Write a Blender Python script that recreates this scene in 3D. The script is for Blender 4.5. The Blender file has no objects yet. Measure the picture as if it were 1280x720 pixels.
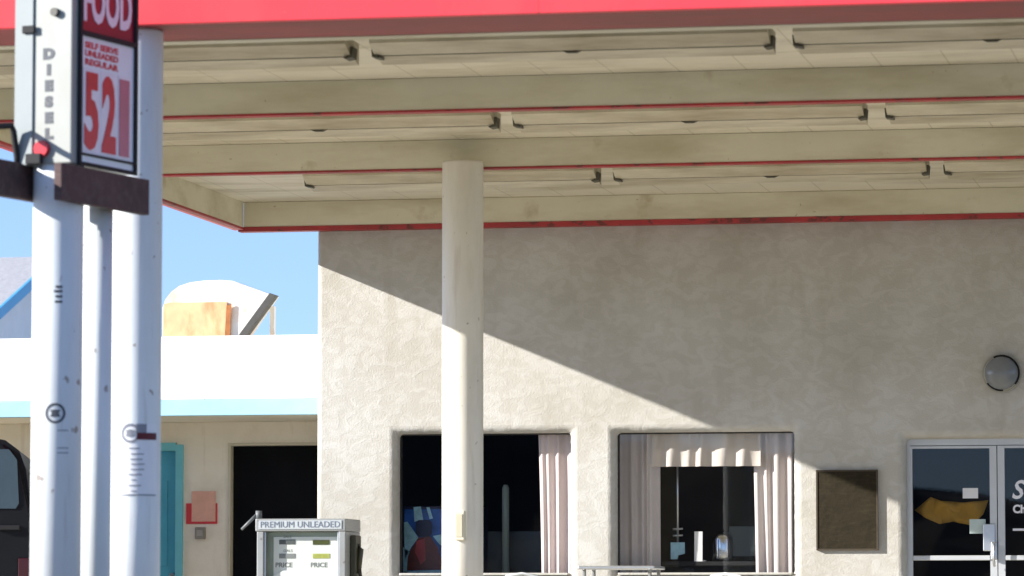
import bpy, bmesh, math, random
from mathutils import Vector, Matrix
random.seed(11)
R = math.radians
C = bpy.context.scene.collection
SC = bpy.context.scene

# ------------------------------------------------------------------ camera
F = 5180.0
PHI = math.atan(410.0 / F)
TH = math.atan(1020.0 * math.cos(PHI) / F)
EYE = Vector((0.0, -36.8, 0.60))
FW = Vector((-math.sin(TH) * math.cos(PHI), math.cos(TH) * math.cos(PHI), math.sin(PHI)))
RT = Vector((math.cos(TH), math.sin(TH), 0.0))
UP = RT.cross(FW)


def ray(px, py):
    return FW + RT * ((px - 640.0) / F) - UP * ((py - 360.0) / F)


def at(px, py, Y):
    d = ray(px, py)
    return EYE + d * ((Y - EYE.y) / d.y)


def atz(px, py, Z):
    d = ray(px, py)
    return EYE + d * ((Z - EYE.z) / d.z)


cam = bpy.data.cameras.new('camera')
cam.lens = 36.0 * F / 1280.0
cam.sensor_width = 36.0
cam.clip_start = 0.5
cam.clip_end = 20000
cam.dof.use_dof = True
cam.dof.focus_distance = 37.0
cam.dof.aperture_fstop = 3.4
co = bpy.data.objects.new('camera', cam)
C.objects.link(co)
co.location = EYE
co.rotation_euler = (R(90) + PHI, 0, TH)
SC.camera = co

# ------------------------------------------------------------------ light
SUN_AZ = R(25)            # travel direction measured from +X towards +Y
SUN_EL = math.atan(0.417 * math.cos(SUN_AZ))
sd = Vector((math.cos(SUN_EL) * math.cos(SUN_AZ), math.cos(SUN_EL) * math.sin(SUN_AZ), -math.sin(SUN_EL)))
sl = bpy.data.lights.new('sun', 'SUN')
sl.energy = 5.0
sl.angle = R(0.5)
sl.color = (1.0, 0.955, 0.90)
so = bpy.data.objects.new('sun', sl)
C.objects.link(so)
so.location = (-20, -20, 20)
so.rotation_euler = sd.to_track_quat('-Z', 'Y').to_euler()
w = bpy.data.worlds.new('World')
SC.world = w
w.use_nodes = True
nt = w.node_tree
bg = nt.nodes['Background']
sky = nt.nodes.new('ShaderNodeTexSky')
sky.sky_type = 'NISHITA'
sky.sun_disc = False
sky.sun_elevation = SUN_EL
tosun = -sd
sky.sun_rotation = math.atan2(tosun.x, tosun.y)
sky.air_density = 1.0
sky.dust_density = 0.2
sky.ozone_density = 4.5
tcw = nt.nodes.new('ShaderNodeTexCoord')
adw = nt.nodes.new('ShaderNodeVectorMath'); adw.operation = 'ADD'; adw.inputs[1].default_value = (0, 0, .10)
nmw = nt.nodes.new('ShaderNodeVectorMath'); nmw.operation = 'NORMALIZE'
nt.links.new(tcw.outputs['Generated'], adw.inputs[0]); nt.links.new(adw.outputs[0], nmw.inputs[0]); nt.links.new(nmw.outputs[0], sky.inputs[0])
tint = nt.nodes.new('ShaderNodeMixRGB'); tint.blend_type = 'MULTIPLY'; tint.inputs[0].default_value = 1.0
tint.inputs[2].default_value = (1.12, .97, .98, 1)
nt.links.new(sky.outputs[0], tint.inputs[1]); nt.links.new(tint.outputs[0], bg.inputs[0])
bg.inputs[1].default_value = 0.125
SC.view_settings.view_transform = 'Standard'
SC.view_settings.look = 'None'
SC.view_settings.gamma = 1.0
SC.view_settings.exposure = 1.12
SC.view_settings.use_curve_mapping = False

# ------------------------------------------------------------------ materials
MATS = {}


def mat(name, col, rough=0.6, var=0.0, vscale=3.0, bump=0.0, bscale=40.0, metal=0.0,
        dirt=None, dirt_amt=0.0, dscale=1.5, dstretch=(1, 1, 1), spec=0.5, bstretch=(1, 1, 1), dlo=.48, dhi=.72):
    if name in MATS:
        return MATS[name]
    m = bpy.data.materials.new(name)
    m.use_nodes = True
    n, l = m.node_tree.nodes, m.node_tree.links
    b = n['Principled BSDF']
    b.inputs['Roughness'].default_value = rough
    b.inputs['Metallic'].default_value = metal
    b.inputs['Specular IOR Level'].default_value = spec
    tc = n.new('ShaderNodeTexCoord')
    csock = None
    if var > 0 or dirt:
        no = n.new('ShaderNodeTexNoise')
        no.inputs['Scale'].default_value = vscale
        no.inputs['Detail'].default_value = 8
        no.inputs['Roughness'].default_value = .65
        l.new(tc.outputs['Object'], no.inputs['Vector'])
        cr = n.new('ShaderNodeValToRGB')
        cr.color_ramp.elements[0].position = .3
        cr.color_ramp.elements[1].position = .7
        cr.color_ramp.elements[0].color = [max(0, c * (1 - var)) for c in col] + [1]
        cr.color_ramp.elements[1].color = [min(1, c * (1 + var)) for c in col] + [1]
        l.new(no.outputs[0], cr.inputs[0])
        csock = cr.outputs[0]
        if dirt:
            mp = n.new('ShaderNodeMapping')
            mp.inputs['Scale'].default_value = dstretch
            l.new(tc.outputs['Object'], mp.inputs['Vector'])
            n2 = n.new('ShaderNodeTexNoise')
            n2.inputs['Scale'].default_value = dscale
            n2.inputs['Detail'].default_value = 7
            n2.inputs['Roughness'].default_value = .6
            l.new(mp.outputs[0], n2.inputs['Vector'])
            r2 = n.new('ShaderNodeValToRGB')
            r2.color_ramp.elements[0].position = dlo
            r2.color_ramp.elements[1].position = dhi
            l.new(n2.outputs[0], r2.inputs[0])
            ml = n.new('ShaderNodeMath')
            ml.operation = 'MULTIPLY'
            ml.inputs[1].default_value = dirt_amt
            l.new(r2.outputs[0], ml.inputs[0])
            mx = n.new('ShaderNodeMixRGB')
            mx.inputs[2].default_value = list(dirt) + [1]
            l.new(ml.outputs[0], mx.inputs[0])
            l.new(csock, mx.inputs[1])
            csock = mx.outputs[0]
        l.new(csock, b.inputs['Base Color'])
    else:
        b.inputs['Base Color'].default_value = list(col) + [1]
    if bump > 0:
        mp = n.new('ShaderNodeMapping')
        mp.inputs['Scale'].default_value = bstretch
        l.new(tc.outputs['Object'], mp.inputs['Vector'])
        nb = n.new('ShaderNodeTexNoise')
        nb.inputs['Scale'].default_value = bscale
        nb.inputs['Detail'].default_value = 6
        l.new(mp.outputs[0], nb.inputs['Vector'])
        bp = n.new('ShaderNodeBump')
        bp.inputs['Strength'].default_value = bump
        bp.inputs['Distance'].default_value = .02
        l.new(nb.outputs[0], bp.inputs['Height'])
        l.new(bp.outputs[0], b.inputs['Normal'])
    MATS[name] = m
    return m


def stucco_mat():
    m = bpy.data.materials.new('trowelled stucco')
    m.use_nodes = True
    n, l = m.node_tree.nodes, m.node_tree.links
    b = n['Principled BSDF']
    b.inputs['Roughness'].default_value = .95
    b.inputs['Specular IOR Level'].default_value = .2
    tc = n.new('ShaderNodeTexCoord')
    # broad colour drift
    a = n.new('ShaderNodeTexNoise'); a.inputs['Scale'].default_value = 1.1; a.inputs['Detail'].default_value = 6
    l.new(tc.outputs['Object'], a.inputs['Vector'])
    cr = n.new('ShaderNodeValToRGB')
    cr.color_ramp.elements[0].position = .35; cr.color_ramp.elements[1].position = .68
    cr.color_ramp.elements[0].color = (.45, .435, .39, 1)
    cr.color_ramp.elements[1].color = (.545, .54, .51, 1)
    l.new(a.outputs[0], cr.inputs[0])
    # trowel marks: warped stretched noise
    mp = n.new('ShaderNodeMapping'); mp.inputs['Rotation'].default_value = (0, R(-20), 0); mp.inputs['Scale'].default_value = (.9, 1, 1.3)
    l.new(tc.outputs['Object'], mp.inputs['Vector'])
    t = n.new('ShaderNodeTexNoise'); t.inputs['Scale'].default_value = 7.5; t.inputs['Detail'].default_value = 5
    t.inputs['Distortion'].default_value = .9; t.inputs['Roughness'].default_value = .55
    l.new(mp.outputs[0], t.inputs['Vector'])
    r2 = n.new('ShaderNodeValToRGB')
    r2.color_ramp.elements[0].position = .44; r2.color_ramp.elements[0].color = (.92, .91, .89, 1)
    r2.color_ramp.elements[1].position = .58; r2.color_ramp.elements[1].color = (1, 1, 1, 1)
    l.new(t.outputs[0], r2.inputs[0])
    mx = n.new('ShaderNodeMixRGB'); mx.blend_type = 'MULTIPLY'; mx.inputs[0].default_value = 1
    l.new(cr.outputs[0], mx.inputs[1]); l.new(r2.outputs[0], mx.inputs[2])
    l.new(mx.outputs[0], b.inputs['Base Color'])
    f = n.new('ShaderNodeTexNoise'); f.inputs['Scale'].default_value = 60; f.inputs['Detail'].default_value = 4
    l.new(tc.outputs['Object'], f.inputs['Vector'])
    ad = n.new('ShaderNodeMath'); ad.operation = 'MULTIPLY_ADD'; ad.inputs[1].default_value = .25
    l.new(f.outputs[0], ad.inputs[0]); l.new(r2.outputs[0], ad.inputs[2])
    bp = n.new('ShaderNodeBump'); bp.inputs['Strength'].default_value = .55; bp.inputs['Distance'].default_value = .02
    l.new(ad.outputs[0], bp.inputs['Height']); l.new(bp.outputs[0], b.inputs['Normal'])
    return m


def ceiling_mat():
    m = mat('ceiling cream', (.72, .68, .55), .6, var=.08, vscale=2, dirt=(.33, .28, .15), dirt_amt=.7, dscale=1.2, dstretch=(.5, 2, 1))
    n, l = m.node_tree.nodes, m.node_tree.links
    b = n['Principled BSDF']
    src = b.inputs['Base Color'].links[0].from_socket
    tc = n.new('ShaderNodeTexCoord'); sp = n.new('ShaderNodeSeparateXYZ')
    l.new(tc.outputs['Object'], sp.inputs[0])
    md = n.new('ShaderNodeMath'); md.operation = 'PINGPONG'; md.inputs[1].default_value = .235
    l.new(sp.outputs[0], md.inputs[0])
    lt = n.new('ShaderNodeMath'); lt.operation = 'LESS_THAN'; lt.inputs[1].default_value = .006
    l.new(md.outputs[0], lt.inputs[0])
    ml = n.new('ShaderNodeMath'); ml.operation = 'MULTIPLY'; ml.inputs[1].default_value = .3
    l.new(lt.outputs[0], ml.inputs[0])
    mx = n.new('ShaderNodeMixRGB'); mx.inputs[2].default_value = (.22, .19, .12, 1)
    l.new(ml.outputs[0], mx.inputs[0]); l.new(src, mx.inputs[1])
    l.new(mx.outputs[0], b.inputs['Base Color'])
    return m


def seams(m, period, width, amt, col, off=0.0):
    n, l = m.node_tree.nodes, m.node_tree.links
    b = n['Principled BSDF']
    src = b.inputs['Base Color'].links[0].from_socket
    tc = n.new('ShaderNodeTexCoord'); sp = n.new('ShaderNodeSeparateXYZ')
    l.new(tc.outputs['Object'], sp.inputs[0])
    ad = n.new('ShaderNodeMath'); ad.operation = 'ADD'; ad.inputs[1].default_value = off
    l.new(sp.outputs[0], ad.inputs[0])
    md = n.new('ShaderNodeMath'); md.operation = 'PINGPONG'; md.inputs[1].default_value = period / 2
    l.new(ad.outputs[0], md.inputs[0])
    lt = n.new('ShaderNodeMath'); lt.operation = 'LESS_THAN'; lt.inputs[1].default_value = width
    l.new(md.outputs[0], lt.inputs[0])
    ml = n.new('ShaderNodeMath'); ml.operation = 'MULTIPLY'; ml.inputs[1].default_value = amt
    l.new(lt.outputs[0], ml.inputs[0])
    mx = n.new('ShaderNodeMixRGB'); mx.inputs[2].default_value = list(col) + [1]
    l.new(ml.outputs[0], mx.inputs[0]); l.new(src, mx.inputs[1])
    l.new(mx.outputs[0], b.inputs['Base Color'])


def chips(m, scale, thr, amt, col, stretch=(1, 1, 1), soft=.03):
    """scattered chips, specks or drips of another colour in the paint"""
    n, l = m.node_tree.nodes, m.node_tree.links
    b = n['Principled BSDF']
    src = b.inputs['Base Color'].links[0].from_socket
    tc = n.new('ShaderNodeTexCoord'); mp = n.new('ShaderNodeMapping'); mp.inputs['Scale'].default_value = stretch
    l.new(tc.outputs['Object'], mp.inputs['Vector'])
    no = n.new('ShaderNodeTexNoise'); no.inputs['Scale'].default_value = scale; no.inputs['Detail'].default_value = 5
    l.new(mp.outputs[0], no.inputs['Vector'])
    cr = n.new('ShaderNodeValToRGB'); cr.color_ramp.elements[0].position = thr; cr.color_ramp.elements[1].position = thr + soft
    l.new(no.outputs[0], cr.inputs[0])
    ml = n.new('ShaderNodeMath'); ml.operation = 'MULTIPLY'; ml.inputs[1].default_value = amt
    l.new(cr.outputs[0], ml.inputs[0])
    mx = n.new('ShaderNodeMixRGB'); mx.inputs[2].default_value = list(col) + [1]
    l.new(ml.outputs[0], mx.inputs[0]); l.new(src, mx.inputs[1])
    l.new(mx.outputs[0], b.inputs['Base Color'])


def glass_mat(name='window glass', tint=(.955, .955, .95), rf=1.0):
    m = bpy.data.materials.new(name)
    m.use_nodes = True
    n, l = m.node_tree.nodes, m.node_tree.links
    n.remove(n['Principled BSDF'])
    out = n['Material Output']
    tr = n.new('ShaderNodeBsdfTransparent'); tr.inputs[0].default_value = list(tint) + [1]
    gl = n.new('ShaderNodeBsdfGlossy'); gl.inputs['Roughness'].default_value = .01
    lw = n.new('ShaderNodeLayerWeight'); lw.inputs[0].default_value = .5
    pw = n.new('ShaderNodeMath'); pw.operation = 'POWER'; pw.inputs[1].default_value = 5.0
    l.new(lw.outputs['Facing'], pw.inputs[0])
    ml = n.new('ShaderNodeMath'); ml.operation = 'MULTIPLY_ADD'; ml.inputs[1].default_value = .9; ml.inputs[2].default_value = .024 * rf
    l.new(pw.outputs[0], ml.inputs[0])
    mx = n.new('ShaderNodeMixShader')
    l.new(ml.outputs[0], mx.inputs[0]); l.new(tr.outputs[0], mx.inputs[1]); l.new(gl.outputs[0], mx.inputs[2])
    l.new(mx.outputs[0], out.inputs[0])
    return m


def cloth_mat(name, col):
    m = mat(name, col, .95, var=.05, vscale=6, spec=.1)
    n, l = m.node_tree.nodes, m.node_tree.links
    b = n['Principled BSDF']
    tr = n.new('ShaderNodeBsdfTranslucent'); tr.inputs[0].default_value = list(col) + [1]
    mx = n.new('ShaderNodeMixShader'); mx.inputs[0].default_value = .18
    l.new(b.outputs[0], mx.inputs[1]); l.new(tr.outputs[0], mx.inputs[2])
    l.new(mx.outputs[0], n['Material Output'].inputs[0])
    return m


M_STUCCO = stucco_mat()
M_CEIL = ceiling_mat()
M_GLASS = glass_mat(rf=1.0)
M_CREAM = mat('beam cream paint', (.68, .65, .50), .55, var=.05, vscale=1.6, dirt=(.40, .34, .19), dirt_amt=.6, dscale=1.5, dstretch=(.5, 1, 2.2), dlo=.46, dhi=.74)
M_CREAM2 = mat('fixture enamel', (.60, .555, .42), .45, var=.09, vscale=2.2, dirt=(.20, .145, .06), dirt_amt=.8, dscale=1.5, dstretch=(.6, 3, 1), dlo=.42, dhi=.75)
M_RED = mat('fascia red', (.78, .048, .062), .45, var=.05, vscale=1.5, bump=.03, bscale=4, dirt=(.55, .10, .09), dirt_amt=.35, dscale=1.8, dstretch=(1, 1, .3))
seams(M_RED, 3.05, .006, .45, (.25, .03, .03), .6)
M_REDTRIM = mat('trim red', (.40, .035, .04), .55, var=.2, vscale=3, dirt=(.10, .03, .03), dirt_amt=.7, dscale=.8)
M_WHITE = mat('pole white paint', (.70, .735, .735), .45, spec=.3, var=.03, vscale=3, dirt=(.54, .55, .53), dirt_amt=.45, dscale=2.2, dstretch=(2, 2, .35), bump=.02, bscale=25)
M_COL = mat('column off white paint', (.70, .675, .59), .45, var=.04, vscale=3, dirt=(.52, .47, .36), dirt_amt=.5, dscale=2.4, dstretch=(2, 2, .35), bump=.03, bscale=25)
M_PARAPET = mat('parapet white', (.84, .84, .82), .8, var=.03, vscale=1.5, dirt=(.70, .66, .58), dirt_amt=.35, dscale=2, dstretch=(1, 1, .4), bump=.1, bscale=12)
seams(M_PARAPET, 2.44, .005, .5, (.45, .43, .40), .3)
M_BLUETRIM = mat('turquoise fascia', (.34, .62, .74), .6, var=.08, vscale=3, dirt=(.74, .76, .70), dirt_amt=.9, dscale=1.1, dstretch=(1, 1, .5), dlo=.52, dhi=.64)
M_MOTEL = mat('motel cream wall', (.86, .80, .67), .85, var=.05, vscale=2, bump=.15, bscale=30, dirt=(.5, .43, .3), dirt_amt=.4, dscale=2)
M_TEAL = mat('turquoise paint', (.07, .37, .51), .5, var=.08, vscale=4)
M_TEAL2 = mat('turquoise frame paint', (.16, .52, .60), .5, var=.08, vscale=4)
M_BLACK = mat('black paint', (.006, .007, .009), .55, var=.2, vscale=5, spec=.2)
M_BLACKM = mat('matt black', (.012, .012, .013), .8, var=.2, vscale=5)
M_DARKDOOR = mat('charcoal screen', (.005, .0055, .007), .8, var=.25, vscale=2, spec=.1)
M_WOOD = mat('dark brown timber', (.075, .040, .038), .75, var=.3, vscale=4, bump=.25, bscale=18, bstretch=(1, 8, 8), dirt=(.13, .09, .08), dirt_amt=.6, dscale=5, dstretch=(.4, 4, 4))
M_ALU = mat('aluminium frame', (.55, .57, .58), .38, var=.05, vscale=4, metal=.35)
M_GREYMET = mat('pump grey enamel', (.27, .285, .285), .4, var=.06, vscale=4, dirt=(.22, .22, .2), dirt_amt=.5, dscale=6, metal=.1)
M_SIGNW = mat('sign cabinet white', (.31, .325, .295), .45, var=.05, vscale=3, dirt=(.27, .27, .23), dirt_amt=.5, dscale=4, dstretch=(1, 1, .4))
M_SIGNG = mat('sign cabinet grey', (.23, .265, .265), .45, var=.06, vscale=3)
M_PRICEW = mat('price panel white', (.80, .84, .87), .3, var=.03, vscale=5)
M_PRICER = mat('price red', (.62, .02, .03), .35, var=.15, vscale=8)
M_PINK = mat('price faded pink', (.52, .15, .20), .35, var=.1, vscale=8)
M_HEADR = mat('header dark red', (.22, .012, .03), .3, var=.15, vscale=5)
M_LETW = mat('letter white', (.74, .74, .80), .35)
M_INK = mat('sticker ink', (.055, .062, .075), .6)
M_STREDR = mat('sticker red', (.55, .03, .04), .6)
M_PAPER = mat('sticker paper', (.70, .71, .73), .55, var=.04, vscale=9)
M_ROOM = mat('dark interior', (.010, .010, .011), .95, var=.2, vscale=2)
M_SLATE = mat('slate reflection block', (.10, .13, .16), .7, var=.1, vscale=3)
M_RUST = mat('rusty tan sheet', (.64, .41, .22), .7, var=.15, vscale=5, dirt=(.42, .15, .04), dirt_amt=.9, dscale=3.5, dstretch=(1.6, 1, .5), bump=.1, bscale=12, dlo=.5, dhi=.75)
M_HOODW = mat('cooler white sheet', (.72, .70, .64), .5, var=.03, vscale=3, dirt=(.55, .30, .12), dirt_amt=.7, dscale=3.2, dlo=.5, dhi=.7)
M_SHINGLE = mat('grey shingle', (.36, .36, .37), .9, var=.15, vscale=14, bump=.6, bscale=26, bstretch=(.5, 2, 2))
M_HBLUE = mat('bright blue rake board', (.08, .36, .62), .5, var=.06, vscale=4)
M_HWALL = mat('house pale wall', (.80, .82, .82), .85, var=.04, vscale=3)
M_CURT = cloth_mat('curtain pale pink', (.88, .78, .77))
M_CURT2 = cloth_mat('curtain mauve grey', (.80, .735, .72))
M_VAL = cloth_mat('valance faded beige', (.76, .70, .64))
M_PLAQUE = mat('bronze plaque', (.026, .021, .012), .85, spec=.15, var=.25, vscale=7, bump=.2, bscale=30, dirt=(.05, .04, .022), dirt_amt=.5, dscale=9, dstretch=(1, 1, 4))
M_YEL = mat('yellow cloth', (.45, .26, .035), .8, var=.15, vscale=4)
M_STEEL = mat('brushed steel', (.55, .57, .58), .3, var=.05, vscale=5, metal=.8)
M_CHROME = mat('chrome', (.6, .62, .64), .15, metal=1.0)
M_CONC = mat('forecourt concrete', (.49, .44, .34), .9, var=.12, vscale=.8, bump=.1, bscale=30)
M_ASPH = mat('asphalt', (.055, .055, .056), .9, var=.2, vscale=6, bump=.2, bscale=60)
M_DESERT = mat('desert ground', (.42, .36, .28), .95, var=.2, vscale=.15, bump=.3, bscale=3)
M_HILL = mat('brown hill', (.10, .085, .07), .95, var=.3, vscale=.01)
M_PAINTY = mat('road yellow', (.65, .42, .06), .8)
M_PAINTW = mat('road white', (.75, .75, .73), .8)
M_BOXY = mat('electrical box beige', (.66, .62, .48), .5, var=.04, vscale=8)
M_LENS = mat('lamp glass bowl', (.19, .205, .215), .15, var=.1, vscale=6)
M_RED2 = mat('poster red', (.62, .04, .05), .6, var=.1, vscale=6)
M_PEACH = mat('poster peach', (.74, .40, .30), .6, var=.12, vscale=6)
M_TYRE = mat('tyre', (.02, .02, .021), .9)
M_VBLUE = mat('vending blue', (.02, .09, .38), .25, var=.55, vscale=5)
M_VICE = mat('vending ice blue', (.30, .58, .78), .3, var=.35, vscale=9)
M_COLA = mat('cola brown', (.13, .035, .03), .25, var=.3, vscale=6)
M_NAVY = mat('cap navy', (.008, .014, .06), .3)
M_LABEL = mat('bottle label red', (.36, .05, .06), .3, var=.2, vscale=7)
M_CLEAR = glass_mat('clear cover', (.95, .96, .95), .8)
M_DISP = mat('pump display white', (.78, .79, .76), .4, var=.02, vscale=5)
M_LCD1 = mat('display grey digits', (.10, .11, .11), .4, var=.3, vscale=30)
M_LCD2 = mat('display olive', (.07, .075, .015), .4, var=.3, vscale=30)
M_LCD3 = mat('display yellow green', (.40, .42, .10), .4, var=.2, vscale=30)
M_PUMPW = mat('pump recess green grey', (.33, .38, .33), .45, var=.05, vscale=4)
M_BLUECARD = mat('pale blue card', (.30, .52, .62), .6, var=.25, vscale=9)


chips(M_WHITE, 16, .68, .7, (.20, .13, .09), (1, 1, .7)); chips(M_WHITE, 5, .60, .3, (.36, .32, .27), (3, 3, .25), .12)
chips(M_COL, 18, .69, .6, (.24, .17, .11), (1, 1, .7)); chips(M_COL, 5, .60, .3, (.40, .34, .26), (3, 3, .25), .12)
chips(M_STUCCO, 26, .725, .55, (.20, .17, .13)); chips(M_STUCCO, 3, .58, .22, (.30, .25, .19), (1.6, 1, .35), .14)
chips(M_CREAM, 22, .72, .5, (.22, .13, .06)); chips(M_CREAM, 2.2, .635, .5, (.30, .20, .07), (1.4, 1, 1.4), .12)
chips(M_RED, 30, .70, .4, (.30, .10, .08)); chips(M_REDTRIM, 9, .60, .7, (.07, .03, .025))
chips(M_PARAPET, 4, .60, .45, (.55, .49, .40), (3.5, 1, .3), .12)
chips(M_GREYMET, 22, .66, .6, (.10, .085, .07))
chips(M_MOTEL, 4, .60, .35, (.52, .44, .31), (2.5, 1, .35), .12)

# ------------------------------------------------------------------ mesh helpers
MW = {}                    # world matrix of every thing / part, so parts can be written in world space


class MB:
    def __init__(self):
        self.bm = bmesh.new()

    def box(self, x0, x1, y0, y1, z0, z1, bev=0.0, mi=0, seg=2):
        t = bmesh.new()
        r = bmesh.ops.create_cube(t, size=1)
        for v in t.verts:
            v.co = Vector((x0 + (v.co.x + .5) * (x1 - x0), y0 + (v.co.y + .5) * (y1 - y0), z0 + (v.co.z + .5) * (z1 - z0)))
        if bev:
            bmesh.ops.bevel(t, geom=t.edges[:], offset=bev, segments=seg, affect='EDGES', profile=.5)
        self.add(t, mi)
        return self

    def add(self, t, mi=0, mtx=None):
        if mtx:
            bmesh.ops.transform(t, matrix=mtx, verts=t.verts[:])
        mp = {}
        for v in t.verts:
            mp[v] = self.bm.verts.new(v.co)
        for f in t.faces:
            try:
                nf = self.bm.faces.new([mp[v] for v in f.verts])
                nf.material_index = mi
                nf.smooth = f.smooth
            except ValueError:
                pass
        t.free()

    def tube(self, pts, r, seg=12, mi=0, smooth=True, cap=True):
        pts = [Vector(p) for p in pts]
        rings = []
        n = len(pts)
        for i, p in enumerate(pts):
            d = (pts[min(i + 1, n - 1)] - pts[max(i - 1, 0)]).normalized()
            a = d.orthogonal().normalized()
            if abs(d.z) > .99:
                a = Vector((1, 0, 0))
            elif i > 0:
                a = (rings_a - d * rings_a.dot(d)).normalized()
            rings_a = a
            b = d.cross(a)
            rr = r[i] if isinstance(r, (list, tuple)) else r
            rings.append([self.bm.verts.new(p + (a * math.cos(2 * math.pi * k / seg) + b * math.sin(2 * math.pi * k / seg)) * rr) for k in range(seg)])
        for i in range(n - 1):
            for k in range(seg):
                f = self.bm.faces.new([rings[i][k], rings[i][(k + 1) % seg], rings[i + 1][(k + 1) % seg], rings[i + 1][k]])
                f.smooth = smooth
                f.material_index = mi
        if cap:
            f = self.bm.faces.new(rings[0][::-1]); f.material_index = mi
            f = self.bm.faces.new(rings[-1]); f.material_index = mi
        return self

    def prism(self, pts, axis, a0, a1, mi=0):
        """pts = 2D outline; axis 'y': (x,z) outline swept in y; 'x': (y,z) swept in x; 'z': (x,y)."""
        def mk(p, a):
            return {'y': (p[0], a, p[1]), 'x': (a, p[0], p[1]), 'z': (p[0], p[1], a)}[axis]
        A = [self.bm.verts.new(mk(p, a0)) for p in pts]
        B = [self.bm.verts.new(mk(p, a1)) for p in pts]
        n = len(pts)
        fs = [self.bm.faces.new(A), self.bm.faces.new(B[::-1])]
        for i in range(n):
            fs.append(self.bm.faces.new([A[i], B[i], B[(i + 1) % n], A[(i + 1) % n]]))
        for f in fs:
            f.material_index = mi
        return self

    def lathe(self, prof, cx, cy, seg=32, mi=0):
        rings = []
        for r, z in prof:
            rings.append([self.bm.verts.new((cx + r * math.cos(2 * math.pi * k / seg), cy + r * math.sin(2 * math.pi * k / seg), z)) for k in range(seg)])
        for i in range(len(rings) - 1):
            for k in range(seg):
                f = self.bm.faces.new([rings[i][k], rings[i][(k + 1) % seg], rings[i + 1][(k + 1) % seg], rings[i + 1][k]])
                f.smooth = True
                f.material_index = mi
        self.bm.faces.new(rings[0][::-1]).material_index = mi
        self.bm.faces.new(rings[-1]).material_index = mi
        return self

    def quad(self, a, b, c, d, mi=0):
        f = self.bm.faces.new([self.bm.verts.new(p) for p in (a, b, c, d)])
        f.material_index = mi
        return self

    def patch(self, cx, cy, r, a0, a1, z0, z1, seg=12, t=.0015, mi=0):
        """sticker wrapped round a vertical pole, angles in degrees (0 = +X, -90 = towards the road)"""
        rows = []
        for rr in (r + t, r - .001):
            for z in (z0, z1):
                rows.append([self.bm.verts.new((cx + rr * math.cos(R(a0 + (a1 - a0) * k / seg)), cy + rr * math.sin(R(a0 + (a1 - a0) * k / seg)), z)) for k in range(seg + 1)])
        o0, o1, i0, i1 = rows
        for k in range(seg):
            f = self.bm.faces.new([o0[k], o0[k + 1], o1[k + 1], o1[k]]); f.smooth = True; f.material_index = mi
            self.bm.faces.new([i0[k], i1[k], i1[k + 1], i0[k + 1]]).material_index = mi
        return self

    def disc(self, cx, cy, r, ac, zc, rad, rin=0.0, t=.002, seg=28, mi=0):
        """round emblem wrapped round a pole"""
        def P(q, ang):
            u, v = q * math.cos(ang), q * math.sin(ang)
            th = R(ac) + u / r
            return (cx + (r + t) * math.cos(th), cy + (r + t) * math.sin(th), zc + v)
        out = [self.bm.verts.new(P(rad, 2 * math.pi * k / seg)) for k in range(seg)]
        if rin > 0:
            inn = [self.bm.verts.new(P(rin, 2 * math.pi * k / seg)) for k in range(seg)]
            for k in range(seg):
                self.bm.faces.new([out[k], out[(k + 1) % seg], inn[(k + 1) % seg], inn[k]]).material_index = mi
        else:
            c = self.bm.verts.new(P(0, 0))
            for k in range(seg):
                self.bm.faces.new([out[k], out[(k + 1) % seg], c]).material_index = mi
        return self

    def build(self, name, mats, parent=None, local=False):
        bm = self.bm
        bmesh.ops.recalc_face_normals(bm, faces=bm.faces[:])
        me = bpy.data.meshes.new(name)
        W = MW.get(parent.name) if parent else Matrix.Identity(4)
        if parent and not local:
            bmesh.ops.transform(bm, matrix=W.inverted(), verts=bm.verts[:])
        bm.to_mesh(me)
        bm.free()
        for m in (mats if isinstance(mats, (list, tuple)) else [mats]):
            me.materials.append(m)
        o = bpy.data.objects.new(name, me)
        C.objects.link(o)
        if parent:
            o.parent = parent
            MW[o.name] = W
        else:
            MW[o.name] = Matrix.Identity(4)
        return o


def center(o):
    """move a top-level mesh's origin to the base of its bounds"""
    me = o.data
    xs = [v.co for v in me.vertices]
    c = Vector(((min(v.x for v in xs) + max(v.x for v in xs)) / 2, (min(v.y for v in xs) + max(v.y for v in xs)) / 2, min(v.z for v in xs)))
    for v in me.vertices:
        v.co -= c
    o.location = c
    MW[o.name] = Matrix.Translation(c)
    return o


def tag(o, label, cat, group=None):
    o['label'] = label
    o['category'] = cat
    if group:
        o['group'] = group
    return o


def struct(o):
    o['kind'] = 'structure'
    return o


def thing(name, label, cat, loc=(0, 0, 0), rz=0.0, group=None):
    o = bpy.data.objects.new(name, None)
    o.empty_display_size = .2
    C.objects.link(o)
    o.location = loc
    o.rotation_euler = (0, 0, rz)
    MW[o.name] = Matrix.Translation(Vector(loc)) @ Matrix.Rotation(rz, 4, 'Z')
    return tag(o, label, cat, group)


def text_bm(body, size, depth=.004, align='LEFT', xs=1.0, bold=0.0):
    cu = bpy.data.curves.new('lettering', 'FONT')
    cu.body = body
    cu.size = size
    cu.extrude = depth / 2
    cu.align_x = align
    cu.offset = bold
    cu.resolution_u = 3
    ob = bpy.data.objects.new('lettering', cu)
    C.objects.link(ob)
    dg = bpy.context.evaluated_depsgraph_get()
    dg.update()
    me = bpy.data.meshes.new_from_object(ob.evaluated_get(dg))
    t = bmesh.new()
    t.from_mesh(me)
    bpy.data.objects.remove(ob)
    bpy.data.meshes.remove(me)
    bpy.data.curves.remove(cu)
    bmesh.ops.scale(t, vec=(xs, 1, 1), verts=t.verts[:])
    return t


STAND = Matrix.Rotation(R(90), 4, 'X')      # text lying in XY -> standing, facing -Y


def bolts():
    pass


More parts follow.
